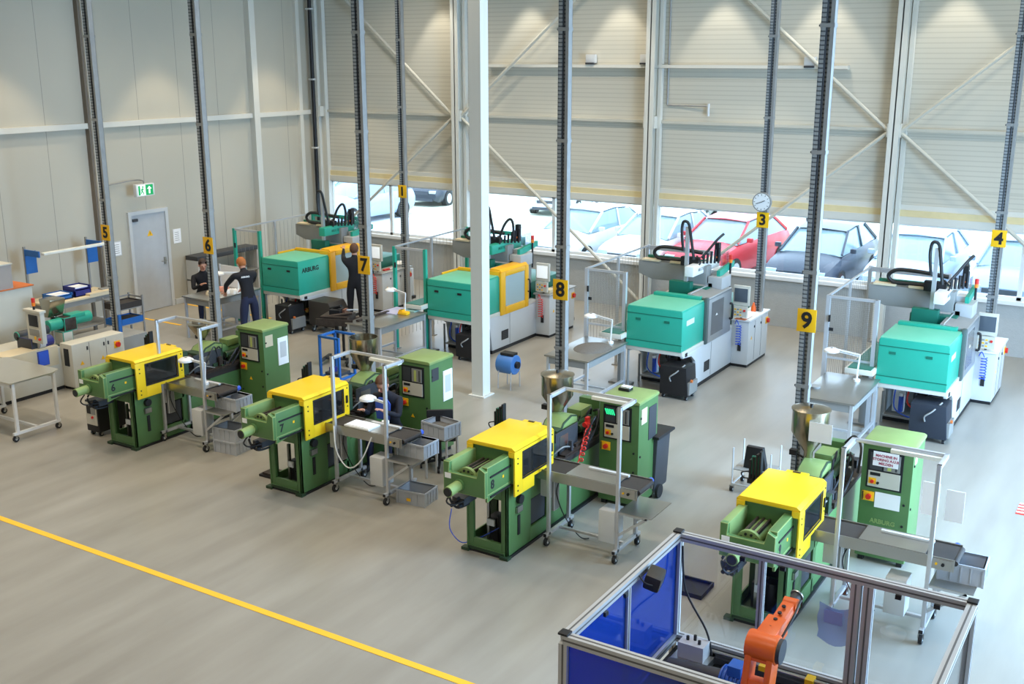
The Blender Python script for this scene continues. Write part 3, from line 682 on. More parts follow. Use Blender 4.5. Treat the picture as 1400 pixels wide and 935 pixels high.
# ================================================================== TEAL MOULDING MACHINES
def coil(b,x,y,z0,z1,r,turns,m):
    pts=[(x+r*cos(2*pi*turns*i/(turns*8)),y+r*sin(2*pi*turns*i/(turns*8)),z0+(z1-z0)*i/(turns*8)) for i in range(turns*8+1)]
    b.tube(pts,.008,m,n=5)
def teal_machine(X,Y,lab,yellow,logo):
    t = thing('moulding_machine',lab,'machine',(X,Y,0),0,'teal moulding machines in the back row')
    # base
    b = MB()
    b.prism([(.04,.7),(2.3,.7),(2.3,.06),(.66,.06),(.58,.5),(.4,.62),(.04,.66)],'X',-.035,.02,LGREY)
    b.prism([(.04,.7),(2.3,.7),(2.3,.06),(.66,.06),(.58,.5),(.4,.62),(.04,.66)],'X',-1.0,-.965,LGREY)
    b.box(-.965,-.035,1.28,1.31,.06,.7,LGREY).box(-.965,-.035,1.31,3.9,.06,.7,LGREY).box(-.965,-.035,.5,1.28,.1,.13,MGREY)
    b.box(-1.0,0.02,0,2.3,.7,.77,CREAM)
    b.obj('base',t,bevel=.006)
    b = MB(); b.box(-1.0,.025,.64,3.9,0,.06,BLACK); b.obj('plinth',t)
    MB().box(.02,.023,1.28,1.285,.08,.68,DGREY).obj('panel_joint',t); MB().box(.02,.03,.12,.2,.67,.73,BLACK).obj('rubber_stop',t)
    b = MB(); b.box(.02,.026,.98,1.22,.2,.38,BLACK)
    for k in range(4): b.box(.026,.028,1.0,1.2,.23+k*.035,.245+k*.035,DGREY)
    b.obj('vent_grille',t)
    for y in (.64,): 
        b=MB(); b.cyl((-.02,.5,0),(-.02,.5,.5),.02,BLACK).cyl((-.98,.5,0),(-.98,.5,.5),.02,MGREY).cyl((-.98,.05,0),(-.98,.05,.7),.02,MGREY); b.obj('support_leg',t)
    # hoses and filter unit under the clamp cover
    b = MB(); b.cyl((-.72,.55,.2),(-.72,.55,.45),.035,HBLUE).box(-.85,-.68,.58,.66,.18,.6,WHITE).cyl((-.72,.55,.45),(-.72,.55,.5),.04,WHITE)
    b.tube([(-.8,.5,.6),(-.78,.4,.3),(-.6,.5,.15),(-.4,.6,.12)],.012,HBLUE,n=6)
    b.tube([(-.6,.6,.66),(-.62,.5,.4),(-.5,.5,.3),(-.3,.7,.35)],.014,RHOSE,n=6)
    b.tube([(-.5,.6,.66),(-.45,.45,.5),(-.3,.4,.55),(-.15,.6,.6)],.014,BLACK,n=6)
    b.cyl((-.55,.8,.13),(-.55,.8,.66),.03,DGREY).box(-.6,-.42,.85,1.0,.3,.42,DIRTY).cyl((-.38,.6,.3),(-.38,.7,.3),.05,mat('brass',srgb(190,150,80),.35,.8))
    b.obj('water_hoses',t)
    # clamp cover
    b = MB()
    b.prism([(-1.0,.77),(0,.77),(0,1.43),(-.02,1.46),(-.98,1.46),(-1.0,1.43)],'Y',0,1.0,TEAL); cov = b.obj('clamp_cover',t,bevel=.012)
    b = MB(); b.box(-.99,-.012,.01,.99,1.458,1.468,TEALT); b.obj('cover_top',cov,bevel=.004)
    b = MB(); b.box(-1.005,.005,-.006,0,1.34,1.35,DTEAL).box(-1.005,.005,-.006,0,.88,.89,DTEAL).box(-1.002,.002,-.012,-.0,.77,.875,TEAL); b.obj('cover_crease',cov)
    for x in (-.79,-.27): MB().box(x-.045,x+.045,-.008,.0,1.23,1.27,BLACK if yellow else DTEAL).obj('grip_recess',cov)
    if logo:
        text('maker_lettering','ARBURG',.13,DTEAL if not yellow else INK,cov,(.003,.36,1.26),SIDE,.001)
    else:
        MB().box(0,.004,.18,.5,1.18,1.27,LGREY).obj('pale_sticker',cov)
    if yellow:
        # amber sliding guard with window
        b = MB(); b.holed((.93,1.95,.69,1.53),(1.1,1.82,.84,1.43),'X',0,.05,AMBER); b.prism([(-.25,1.53),(.05,1.53),(.0,1.58),(-.2,1.59)],'Y',.95,1.93,AMBER)
        b.box(-1.0,-.2,1.0,1.06,1.46,1.53,AMBER).box(-.25,.0,.93,.97,1.4,1.55,AMBER)
        b.obj('sliding_guard',t,bevel=.018)
        MB().box(.02,.03,1.1,1.82,.84,1.43,GREENPLEX).obj('guard_window',t)
        MB().tube([(.06,1.9,1.0),(.1,1.9,1.02),(.1,1.9,1.22),(.06,1.9,1.24)],.014,BLACK).obj('guard_handle',t)
        MB().box(-1.03,-1.0,.5,1.1,1.35,1.5,AMBER).obj('rear_guard_edge',t,bevel=.01)
    else:
        b = MB(); b.box(0,.05,.98,2.1,.7,1.5,mat('brushed guard sheet', srgb(168,170,170), .35, .5)); b.prism([(-.35,1.55),(.05,1.5),(.05,1.45),(-.35,1.5)],'Y',1.0,2.1,MGREY); b.obj('sliding_guard',t,bevel=.02)
        b = MB(); b.box(-.02,.06,.92,1.02,.7,1.52,mat('dark guard edging', srgb(80,92,88), .5)); b.obj('guard_edge_seal',t,bevel=.03)
        b = MB(); b.box(.05,.054,1.15,1.7,.82,1.4,mat('guard window sheet', srgb(110,112,114), .25, .3)); b.obj('guard_window',t)
        b = MB(); b.prism([(1.33,1.14),(1.43,1.14),(1.38,1.18)],'X',.054,.058,WHITE); b.obj('white_triangle_sticker',t)
        MB().tube([(.05,2.02,.95),(.1,2.02,.97),(.1,2.02,1.2),(.05,2.02,1.22)],.02,BLACK).obj('guard_handle',t)
        MB().box(-.95,-.08,.93,1.06,1.465,1.52,TEAL).obj('cover_lip',t,bevel=.012)
    # mould area, injection side
    b = MB(); b.box(-.85,-.45,1.35,1.5,1.0,1.66,DTEAL).box(-.9,-.2,1.5,1.7,.77,1.55,DTEAL).box(-.4,-.1,1.7,2.3,.77,1.45,MGREY).box(-.9,-.1,2.2,3.5,.7,1.1,DTEAL); b.obj('platen_and_injection_unit',t,bevel=.01)
    b = MB(); b.box(-.28,-.02,1.75,2.2,1.5,1.72,mat('tower grey',srgb(176,176,174),.5)).box(-.3,-.28,1.0,2.3,1.5,1.56,MGREY); b.obj('tower_panel',t,bevel=.01)
    # cabinet + console
    b = MB(); b.box(.0,.33,2.28,3.32,.05,.86,LGREY).box(-.03,.36,2.25,3.35,.86,.89,MGREY if yellow else WHITE); cab = b.obj('switch_cabinet',t,bevel=.006)
    MB().box(.0,.32,2.29,3.3,0,.05,BLACK).obj('cabinet_plinth',cab)
    b = MB(); b.box(.33,.333,2.62,2.625,.08,.82,DGREY).box(.33,.333,2.97,2.975,.08,.82,DGREY)
    for y in (2.58,2.93): b.box(.33,.345,y-.02,y,.7,.74,DGREY)
    b.prism([(2.42,.5),(2.48,.5),(2.45,.56)],'X',.33,.334,YSIGN); b.obj('cabinet_fittings',cab); MB().box(.14,.2,2.265,2.28,.3,.45,BLACK).obj('cable_socket',cab)
    MB().cyl((.33,3.25,.7),(.38,3.25,.7),.045,RED if not yellow else RED,n=14).box(.33,.34,3.19,3.31,.64,.76,YSIGN).obj('emergency_knob',cab)
    b = MB(); b.box(.0,.3,2.3,2.36,1.14,1.5,CREAM).box(.02,.28,2.29,2.3,1.2,1.46,SCREENW if yellow else SCREEN); con = b.obj('operator_screen',t,bevel=.008)
    b = MB(); b.box(.02,.28,2.26,2.32,.93,1.13,CREAM)
    for i in range(3):
        for j in range(3): b.box(.05+i*.05,.085+i*.05,2.255,2.26,.96+j*.05,.985+j*.05,MGREY if (i+j)%2 else YSIGN)
    b.cyl((.24,2.24,1.06),(.24,2.26,1.06),.02,RED); b.obj('keypad',con)
    MB().cyl((.15,2.36,.89),(.15,2.36,1.2),.02,DGREY).obj('screen_post',con)
    # signal lamp
    b = MB(); b.cyl((-.08,2.3,1.4),(-.08,2.3,1.9),.018,BLACK,n=10); sl = b.obj('signal_lamp',t)
    MB().cyl((-.08,2.3,1.9),(-.08,2.3,1.96),.032,mat('signal orange',srgb(240,130,30),.35),n=12).obj('orange_lens',sl)
    MB().cyl((-.08,2.3,1.96),(-.08,2.3,2.04),.032,RED,n=12).obj('red_lens',sl)
    b = MB(); coil(b,.17,2.2,.42,.8,.045,8,RHOSE if yellow else HBLUE)
    b.tube([(.17,2.2,.8),(.12,2.22,.88),(.08,2.25,.8)],.008,RHOSE if yellow else HBLUE,n=5); b.obj('coiled_hose',t)
    return t
def handling_robot(X,Y,lab,teal,ext=False):
    t = thing('handling_robot',lab,'robot',(X,Y,0),0,'linear handling robots above the teal machines')
    b = MB(); b.prism([(-1.62,1.9),(-.3,1.9),(-.3,1.57),(-1.35,1.57),(-1.62,1.66)],'Y',1.72,1.95,MGREY); b.obj('cross_beam',t,bevel=.01)
    b = MB(); b.box(-1.55,-1.2,1.7,1.9,1.9,1.93,WOOD).box(-1.0,-.5,1.7,1.8,1.9,1.935,WOOD).box(-1.5,-.4,1.85,1.93,1.94,1.98,DTEAL); b.obj('rail_cover',t)
    C = mat('black drag chain',(.012,.012,.012),.5)
    b = MB(); b.tube([(-.42,1.78,2.12),(-.8,1.78,2.16),(-1.15,1.78,2.17),(-1.28,1.78,2.13),(-1.34,1.78,2.05),(-1.28,1.78,1.97),(-1.15,1.78,1.95),(-.7,1.78,1.96)],.032,C); b.obj('drag_chain',t)
    b = MB(); b.box(-.75,-.42,1.6,1.72,1.9,2.06,BLACK).box(-.7,-.5,1.7,1.8,1.98,2.04,DIRTY).tube([(-.45,1.6,2.1),(-.35,1.55,2.0),(-.42,1.5,1.9)],.015,BLACK); b.obj('carriage',t,bevel=.01)
    b = MB(); b.box(-.52,-.36,1.25,2.5,1.78,1.96,TEAL if teal else WHITE); s = b.obj('kick_stroke_beam',t,bevel=.012)
    text('beam_lettering','MULTILIFT',.075,DTEAL if teal else MGREY,s,(-.358,1.65,1.87),SIDE,.001)
    b = MB(); b.box(-.6,-.54,1.42,1.48,1.25,2.62,ALU).cyl((-.57,1.44,1.1),(-.57,1.44,1.5),.03,BLACK).box(-.62,-.52,1.38,1.5,1.2,1.35,DIRTY); b.obj('vertical_arm',t)
    b = MB(); b.tube([(-.62,1.4,2.2),(-.66,1.4,2.5),(-.65,1.4,2.68),(-.6,1.4,2.72),(-.54,1.42,2.66),(-.5,1.45,2.4),(-.46,1.5,2.05)],.026,C)
    if teal: b.tube([(-.42,1.6,2.05),(-.34,1.65,2.3),(-.26,1.7,2.42),(-.2,1.72,2.4),(-.18,1.74,2.25),(-.2,1.75,2.0)],.026,C)
    else: b.tube([(-.4,1.7,2.05),(-.3,1.8,2.2),(-.2,1.9,2.36),(-.12,2.0,2.46)],.024,C)
    b.obj('hose_loop',t)
    b = MB()
    for k in range(5): b.cyl((-.36+.05*k,1.7+.05*k,1.95),(-.36+.05*k,1.72+.05*k,2.1+.03*k),.022,BLACK,n=8)
    b.box(-.24,-.16,1.9,2.0,1.97,2.3,BLACK).cyl((-.2,1.9,2.05),(-.2,1.88,2.05),.015,ORANGE); b.obj('valve_bank',t)
    b = MB(); b.prism([(1.85,1.7),(2.55,1.8),(2.55,1.9),(1.85,1.82)],'X',-.16,-.1,TEAL); b.box(-.3,-.15,1.95,2.2,1.45,1.8,LGREY); b.obj('end_plate',t)
    MB().box(-.14,-.135,1.95,2.35,1.85,2.1,PLEXI).obj('clear_shield',t)
    b = MB()
    for x in (-.25,): b.box(x-.05,x+.05,1.75,1.9,1.2,1.6,MGREY)
    b.obj('support_column',t)
    return t
def safety_fence(X,Y,lab,teal):
    t = thing('safety_fence',lab,'fence',(X,Y,0),0,'wire mesh fences around the parts tables')
    PM = TEAL if teal else ALU
    for x,y,h in ((-1.8,.06,2.0),(-1.08,.06,2.0),(-1.8,2.5,2.05),(-1.8,1.25,2.0)):
        r = .03 if y < 1 else (.02 if y<2 else .03)
        MB().box(x-r,x+r,y-r,y+r,0,h,PM if y!=1.25 else ALU).box(x-.06,x+.06,y-.06,y+.06,0,.012,MGREY).obj('post',t)
    b = MB(); b.box(-1.8,-1.08,.04,.08,1.96,2.0,ALU).bar((-1.8,.06,1.99),(-1.8,2.5,2.03),.03,.03,ALU).box(-1.8,-.5,2.48,2.52,1.96,2.04,TEAL if teal else ALU); b.obj('top_rail',t)
    b = MB()
    if not teal:
        b.box(-1.77,-1.11,.045,.075,1.02,1.05,ALU)
        for i in range(23): 
            x=-1.77+i*.03; b.box(x-.0015,x+.0015,.058,.062,1.04,1.97,MGREY)
        for k in range(31): z=1.05+k*.03; b.box(-1.77,-1.11,.059,.061,z-.0015,z+.0015,MGREY)
        b.box(-1.765,-1.7,.05,.056,1.45,1.5,BLACK); b.obj('mesh_panel',t,smooth=False)
    b = MB()
    for i in range(20): y=.1+i*.12; b.box(-1.802,-1.798,y-.0015,y+.0015,.2,1.97,MGREY)
    b.obj('side_mesh',t,smooth=False)
    MB().box(-1.77,-1.745,.0,.03,1.6,1.7,BLACK).obj('lock',t)
    return t
def parts_table(X,Y,lab,w=.8,d=1.42,h=.86):
    t = thing('steel_table',lab,'table',(X,Y,0),0,'stainless steel parts tables')
    MB().box(-1.7,-1.7+w,-1.56,-1.56+d,h-.025,h,STEEL).obj('tabletop',t,bevel=.004)
    b = MB(); b.box(-1.67,-1.7+w-.03,-1.53,-1.5,h-.14,h-.025,MGREY).box(-1.7+w-.06,-1.7+w-.03,-1.53,-1.56+d-.03,h-.14,h-.025,MGREY); b.obj('apron',t)
    for x in (-1.65,-1.7+w-.05):
        for y in (-1.51,-1.56+d-.05): MB().box(x-.022,x+.022,y-.022,y+.022,0,h-.025,ALU).obj('leg',t)
    b = MB(); b.box(-1.67,-1.63,-1.5,-1.56+d-.05,.18,.21,ALU).box(-1.7+w-.07,-1.7+w-.03,-1.5,-1.56+d-.05,.18,.21,ALU).box(-1.65,-1.7+w-.05,-.8,-.77,.18,.21,ALU); b.obj('stretcher',t)
    return t
TM = [(-15.1,'lettered teal machine with amber guard beside the standing workers',True,True),
      (-10.87,'teal machine with amber guard half hidden behind the cream column',True,False),
      (-6.73,'teal machine with grey guard in the middle, orange bottle on its cabinet',False,False),
      (-2.6,'teal machine with grey guard nearest the pole with yellow sign 4',False,False)]
TL = ['with black hoses above the teal machine with the workers','with black hoses behind the cream column','with white short beam above the middle teal machine','with white short beam above the teal machine nearest pole 4']
FL = ['fence with two green posts left of the teal machine with the workers','fence with two green posts beside the half hidden teal machine','wire mesh fence with pale posts beside the middle teal machine','wire mesh fence with pale posts beside the teal machine nearest pole 4']
BL = ['steel table where three men in black work','steel table with gloves and blue sheet near sign 7','steel table heaped with grey granules near sign 8','bare steel table with blue crossed legs near sign 9']
for i,(x,lab,ye,lg) in enumerate(TM):
    teal_machine(x,16.1,lab,ye,lg)
    handling_robot(x,16.1,'grey linear robot '+TL[i],ye)
    safety_fence(x,16.1,FL[i],ye)
    if i: parts_table(x,16.1,BL[i])
# ---- conveyor with green belt at the end of each parts table
def belt_unit(X,Y,lab):
    t = thing('belt_unit',lab,'conveyor',(X,Y,0),0,'small green belt conveyors feeding the tables')
    b = MB(); b.box(-1.42,-1.0,-.2,1.5,.9,.98,CREAM); b.obj('frame',t,bevel=.01)
    MB().box(-1.38,-1.04,-.18,1.5,.98,.99,DTEAL).obj('belt',t)
    b = MB(); b.box(-1.25,-1.15,.2,.3,0,.9,MGREY).box(-1.4,-1.0,.15,.35,0,.03,MGREY); b.obj('stand',t)
    return t
belt_unit(-2.6,16.1,'cream conveyor with green belt on the bare table near sign 9')
belt_unit(-6.73,16.1,'cream conveyor with green belt behind the heap of granules')
belt_unit(-10.87,16.1,'cream conveyor with green belt beside the half hidden teal machine')
magnifier_lamp(-3.78,15.7,.86,R(0),'white magnifier lamp clamped to the bare table near sign 9',s=.95)
magnifier_lamp(-7.85,15.75,.86,R(-5),'white magnifier lamp on the table with the granules',s=.95)
magnifier_lamp(-12.1,15.7,.86,R(-10),'white magnifier lamp on the table near sign 7',s=.9)
# granule heap
b = MB(); b.lathe([(.3,0),(.27,.02),(.18,.04),(.08,.055),(.001,.06)],GRANULE,(0,0,0),20)
o = b.obj('granule_heap',loc=(-7.95,15.3,.86)); o.scale=(1,1.25,1); tag(o,'flat heap of grey plastic granules on the steel table','granules'); o['kind']='stuff'
o = tag(MB().lathe([(.001,0),(.07,0),(.08,.03),(.06,.035),(.001,.03)],MGREY).obj('steel_dish',loc=(-4.2,15.05,.86)),'small grey dish on the bare steel table near sign 9','dish')
# things on table near sign 7
t = tag(MB().box(-.18,.18,-.25,.25,0,.012,mat('lilac sheet',srgb(196,196,225),.6)).obj('plastic_sheet',loc=(-12.35,15.75,.86)),'lilac sheet lying at the far end of the table near sign 7','sheet')
tag(MB().box(-.03,.03,-.5,.4,0,.03,DIRTY).obj('metal_bar',loc=(-12.42,15.2,.86)),'dark metal bar lying on the table near sign 7','bar')
b = MB(); b.box(-.1,.1,-.06,.06,0,.06,YSIGN).box(-.09,.0,-.05,.05,.06,.09,BLACK); tag(b.obj('hand_tool',loc=(-12.05,15.6,.86),bevel=.015),'yellow and black hand tool on the table near sign 7','tool')
b = MB(); b.box(-.16,.16,-.12,.12,.0,.015,mat('clear green tray',srgb(150,190,180),.3)); tag(b.obj('parts_tray',loc=(-12.15,15.95,.86)),'pale green tray at the end of the table near sign 7','tray')

# low temperature units below the teal machines
def front_unit(x,y,lab,w=.5,d=.42,h=.58,col=BLACK,rz=0):
    t = thing('temperature_unit',lab,'heater unit',(x,y,0),rz,None)
    MB().prism([(-w/2,.07),(w/2,.07),(w/2-.04,h),(-w/2,h)],'Y',0,d,col).obj('housing',t,bevel=.015)
    b = MB(); b.box(w/2-.02,w/2+.02,.03,d-.03,.1,h*.55,MGREY).cyl((w/2+.02,.08,h*.6),(w/2+.05,.08,h*.6),.025,ORN); b.obj('side_fittings',t)
    for px,py in ((-w/2+.05,.06),(w/2-.05,.06),(-w/2+.05,d-.06),(w/2-.05,d-.06)): castor(t,px,py,.032)
    MB().tube([(-.05,-.01,h*.55),(-.05,-.05,h*.7),(.05,-.02,h*.85),(.15,.1,h+.03)],.012,MGREY).obj('hose',t)
    return t
front_unit(-6.78,15.95,'black unit on castors in front of the middle teal machine',.5,.4,.56)
front_unit(-2.78,16.0,'dark unit on castors under the teal machine nearest pole 4',.54,.42,.58,mat('blue black plastic',srgb(38,44,54),.5))
front_unit(-11.0,16.05,'black unit under the half hidden teal machine',.42,.4,.5)
front_unit(-15.35,15.85,'black unit with white front under the teal machine with the workers',.42,.45,.58)
b = MB(); b.prism([(-.35,.15),(.3,.15),(.38,.35),(.18,.66),(-.35,.66)],'Y',0,.5,mat('brown black plastic',srgb(52,48,44),.5)); t = thing('granulator','large dark sloped granulator on castors under the teal machine with the workers','granulator',(-14.66,16.25,0))
b.obj('housing',t,bevel=.02)
for px,py in ((-.28,.06),(.25,.06),(-.28,.44),(.25,.44)): castor(t,px,py,.06)
# blue drum vacuum near column
t = thing('blue_blower','blue drum blower on a thin stand beside the cream column','blower',(-9.42,15.1,0))
MB().cyl((-.2,0,.42),(.12,0,.42),.17,mat('mid blue paint',srgb(70,125,190),.45),n=24).obj('drum',t,bevel=.02)
MB().cyl((.12,0,.42),(.17,0,.42),.06,BLACK).box(-.15,.1,-.08,.08,.58,.62,BLACK).obj('end_cap',t)
for x in (-.15,.1):
    MB().tube([(x,-.15,0),(x,-.13,.3),(x,0,.34),(x,.13,.3),(x,.15,0)],.01,ALU,n=6).obj('leg_hoop',t)
# stack of blue and red bins between machine 8 hopper and cabinet
t = thing('bin_trolley','trolley stacked with navy bins and red handles behind machine 8','trolley',(-6.2,12.9,0))
b = MB()
for x in (-.2,.2):
    for y in (-.2,.2): b.box(x-.015,x+.015,y-.015,y+.015,.08,1.0,ALU)
for z in (.25,.55,.85): b.box(-.21,.21,-.21,.21,z,z+.015,ALU)
b.obj('frame',t)
for x in (-.2,.2):
    for y in (-.2,.2): castor(t,x,y,.038)
for z in (.27,.57,.87):
    o = tag(MB().prism([(-.17,0),(.17,0),(.19,.15),(-.19,.15)],'Y',-.18,.18,DBLUE if z<.8 else DGREY).box(-.08,.08,-.2,-.18,.1,.14,RED).obj('storage_bin',loc=(-6.2,12.9,z)),{.27:'navy bin with red handle at the bottom of the bin trolley',.57:'navy bin with red handle in the middle of the bin trolley',.87:'dark grey bin with red handle on top of the bin trolley'}[z],'bin')
# small laptop-ish dark items near blue rack
def tool_stand(x,y,lab):
    t = thing('mould_cart',lab,'cart',(x,y,0),R(20))
    b = MB(); b.box(-.28,.28,-.03,.03,.06,.1,DGREY).box(-.28,-.22,-.25,.25,.06,.1,DGREY).box(.22,.28,-.25,.25,.06,.1,DGREY); b.obj('base_frame',t)
    for px in (-.25,.25):
        for py in (-.22,.22): castor(t,px,py,.03)
    MB().box(-.03,.03,-.03,.03,.1,.8,BLACK).box(.1,.14,-.02,.02,.1,.8,BLACK).obj('column',t)
    MB().box(-.28,.42,-.3,.3,.78,.82,DIRTY).box(-.28,.42,-.31,-.29,.78,.9,DIRTY).obj('tray',t)
    b = MB(); b.box(-.22,.3,-.25,.2,.82,.93,DIRTY).box(-.1,.1,-.1,.15,.93,1.02,BLACK).box(.1,.15,.05,.2,.93,1.0,mat('rust brown',srgb(120,80,60),.7))
    b.cyl((-.2,-.2,.9),(.35,-.1,.98),.03,DIRTY).cyl((-.15,.1,1.0),(.1,.0,1.08),.03,BLACK).bar((.0,.1,.98),(.35,.2,.98),.02,.02,LGREY); b.obj('mould_tools',t)
    return t
tool_stand(-12.95,14.75,'dark oily cart of mould tools between sign 7 and the teal machine with the workers')
t = thing('blue_rack','bright blue tubular steel rack behind the hopper of machine 7','rack',(-12.3,13.55,0))
b = MB()
for x in (0,.42):
    for y in (0,.4):
        if y == 0 or x==0 or True: b.box(x-.02,x+.02,y-.02,y+.02,0 if True else 0,.88,BLUE)
b.box(0,.42,-.02,.02,.84,.88,BLUE).box(0,.42,.38,.42,.84,.88,BLUE).box(-.02,.02,0,.4,.84,.88,BLUE).box(0,.42,-.02,.02,.12,.16,BLUE).box(0,.42,.38,.42,.12,.16,BLUE).box(-.02,.02,0,.4,.12,.16,BLUE).box(.4,.44,0,.4,.12,.16,BLUE)
b.obj('tube_frame',t,bevel=.004)
MB().box(.05,.36,.05,.35,.17,.22,DGREY).box(.1,.2,.1,.2,.22,.3,DBLUE).obj('lower_shelf',t)

# orange bottle, white clutter on cabinet of teal machine middle
b = MB(); b.lathe([(.001,0),(.045,0),(.045,.08),(.02,.14),(.015,.17),(.001,.17)],mat('orange plastic bottle',srgb(250,110,40),.4))
tag(b.obj('orange_bottle',loc=(-6.58,19.1,.89)),'orange bottle standing on the white cabinet near sign 3','bottle')
tag(MB().box(-.1,.1,-.3,.3,0,.01,PAPER).obj('paper_pile',loc=(-6.56,18.75,.89)),'white papers lying on the cabinet near sign 3','papers')
tag(MB().box(-.1,.1,-.18,.18,0,.008,ORN).obj('orange_mat',loc=(-6.56,18.52,.89)),'orange edged mat on the front of the cabinet near sign 3','mat')
tag(MB().box(-.1,.1,-.12,.12,0,.06,WOOD).obj('wooden_block',loc=(-10.7,18.6,.89)),'wooden block on the cabinet near sign 8','block')
b = MB(); b.lathe([(.001,0),(.06,0),(.06,.02),(.03,.05),(.03,.12),(.001,.13)],mat('white pot',srgb(225,225,220),.4))
tag(b.obj('desk_lamp_base',loc=(-10.65,19.1,.89)),'white conical pot on the cabinet near sign 8','pot')
b = MB(); b.lathe([(.001,0),(.025,0),(.025,.1),(.012,.14),(.001,.15)],mat('brown bottle',srgb(110,90,70),.3))
tag(b.obj('spray_bottle',loc=(-10.7,18.95,.89)),'small brown bottle on the cabinet near sign 8','bottle')
tag(MB().box(-.03,.03,-.1,.1,0,.03,RED).box(-.015,.015,.1,.3,.005,.025,WHITE).obj('hand_tool',loc=(-14.9,18.7,.89)),'red and white hand tool on the cabinet behind the green posts','tool')
tag(MB().lathe([(.001,0),(.1,0),(.13,.05),(.06,.1),(.001,.11)],WHITE).obj('white_bowl',loc=(-15.0,19.3,.89)),'white dome on the far cabinet behind pole 1','bowl')
# ================================================================== LEFT MACHINE AND BENCHES
t = thing('moulding_machine','cream older moulding machine with small control panel beside the workbench','machine',(-15.87,9.0,0))
b = MB(); b.box(-1.0,0,-1.0,2.06,.06,.74,CREAM).box(-.95,-.04,2.06,3.9,.06,.6,MGREY).box(0,.004,-.05,.22,.12,.45,DGREY).box(-.4,.01,1.05,2.0,.45,.78,WOOD); b.obj('base',t,bevel=.006)
MB().box(-.98,-.01,-1.0,2.06,0,.06,BLACK).obj('plinth',t)
b = MB(); b.box(-.04,.03,-1.2,-1.0,.8,1.5,AMBER).box(-.04,.03,.35,.5,.8,1.5,AMBER).box(-.04,.03,-1.0,.35,1.4,1.5,AMBER).box(-.8,.03,-1.2,.5,1.5,1.54,YEL).box(-.035,.025,-1.0,.35,.78,.86,TEAL)
b.obj('yellow_guard',t,bevel=.012)
MB().box(.0,.05,.2,.28,.76,1.46,TEAL).box(-.1,.06,-.4,.4,.74,.8,TEAL).box(-.04,-.02,-1.0,.2,.86,1.4,mat('amber dark window',srgb(80,50,32),.3)).obj('green_frame',t,bevel=.006)
MB().box(-.25,.02,.62,.72,.2,1.62,LGREY).box(-.25,.03,.5,.62,.7,1.62,LGREY).obj('guard_post',t,bevel=.008)
b = MB(); b.box(-.2,.18,1.62,1.7,.9,1.44,CREAM).box(-.24,.2,1.6,1.72,1.42,1.46,CREAM).box(-.13,.12,1.61,1.62,1.18,1.38,BLACK).box(-.14,.13,1.61,1.62,1.02,1.14,MGREY).box(-.02,.04,1.605,1.61,.96,1.02,YSIGN)
p = b.obj('control_panel',t,bevel=.006); MB().cyl((.12,1.59,.98),(.12,1.62,.98),.02,RED).obj('stop_button',p)
b = MB(); b.cyl((-.02,1.66,1.46),(-.02,1.66,1.52),.02,BLACK); q = b.obj('signal_lamp',t)
MB().cyl((-.02,1.66,1.52),(-.02,1.66,1.58),.03,MATS['signal orange']).obj('orange_lens',q); MB().cyl((-.02,1.66,1.58),(-.02,1.66,1.65),.03,RED).obj('red_lens',q)
b = MB(); z=1.42; b.prism([(-.16,z),(.16,z),(.16,z-.04),(.05,z-.32),(-.05,z-.32),(-.16,z-.04)],'Y',2.75,3.05,CHROME).cyl((0,2.9,z-.42),(0,2.9,z-.32),.05,BLACK); h = b.obj('hopper',t,bevel=.01)
h.location = (-.7,-.42,0)
b = MB(); b.cyl((-.5,2.2,1.0),(-.5,2.5,1.0),.1,TEAL,n=18).box(-.62,-.38,2.45,2.7,.86,1.1,DIRTY).cyl((-.5,2.7,1.02),(-.5,3.05,1.02),.1,TEAL,n=18).box(-.62,-.4,2.6,2.9,1.06,1.13,TEAL).box(-.62,-.38,2.4,2.6,.62,.86,CREAM).cyl((-.5,1.6,.95),(-.5,2.2,.95),.08,DGREY)
b.obj('injection_unit',t,bevel=.012)
b = MB(); b.cyl((-.15,1.82,.84),(-.15,2.0,.86),.09,DBLUE,n=18).box(-.5,-.1,1.6,1.8,.74,.95,DGREY).cyl((-.1,1.7,.85),(-.1,1.82,.85),.08,LGREY).box(.0,.04,1.6,1.8,.5,.75,HBLUE); b.obj('pump_motor',t,bevel=.006)
b = MB(); b.box(-.02,.29,2.06,3.12,.05,.8,CREAM); cab = b.obj('switch_cabinet',t,bevel=.006)
MB().box(-.01,.28,2.08,3.1,0,.05,BLACK).obj('cabinet_plinth',cab)
b = MB(); b.box(.29,.293,2.4,2.405,.08,.78,DGREY).box(.29,.293,2.74,2.745,.08,.78,DGREY)
for y in (2.37,2.71,2.8): b.box(.29,.305,y-.02,y,.66,.72,DGREY)
for y in (2.24,2.66): b.prism([(y-.04,.42),(y+.04,.42),(y,.49)],'X',.29,.294,YSIGN)
b.obj('cabinet_fittings',cab); MB().box(.08,.2,2.05,2.06,.42,.72,BLACK).obj('vent_grille',cab)
MB().cyl((.29,2.97,.62),(.34,2.97,.62),.045,RED,n=14).box(.29,.3,2.91,3.03,.56,.68,YSIGN).obj('emergency_knob',cab)
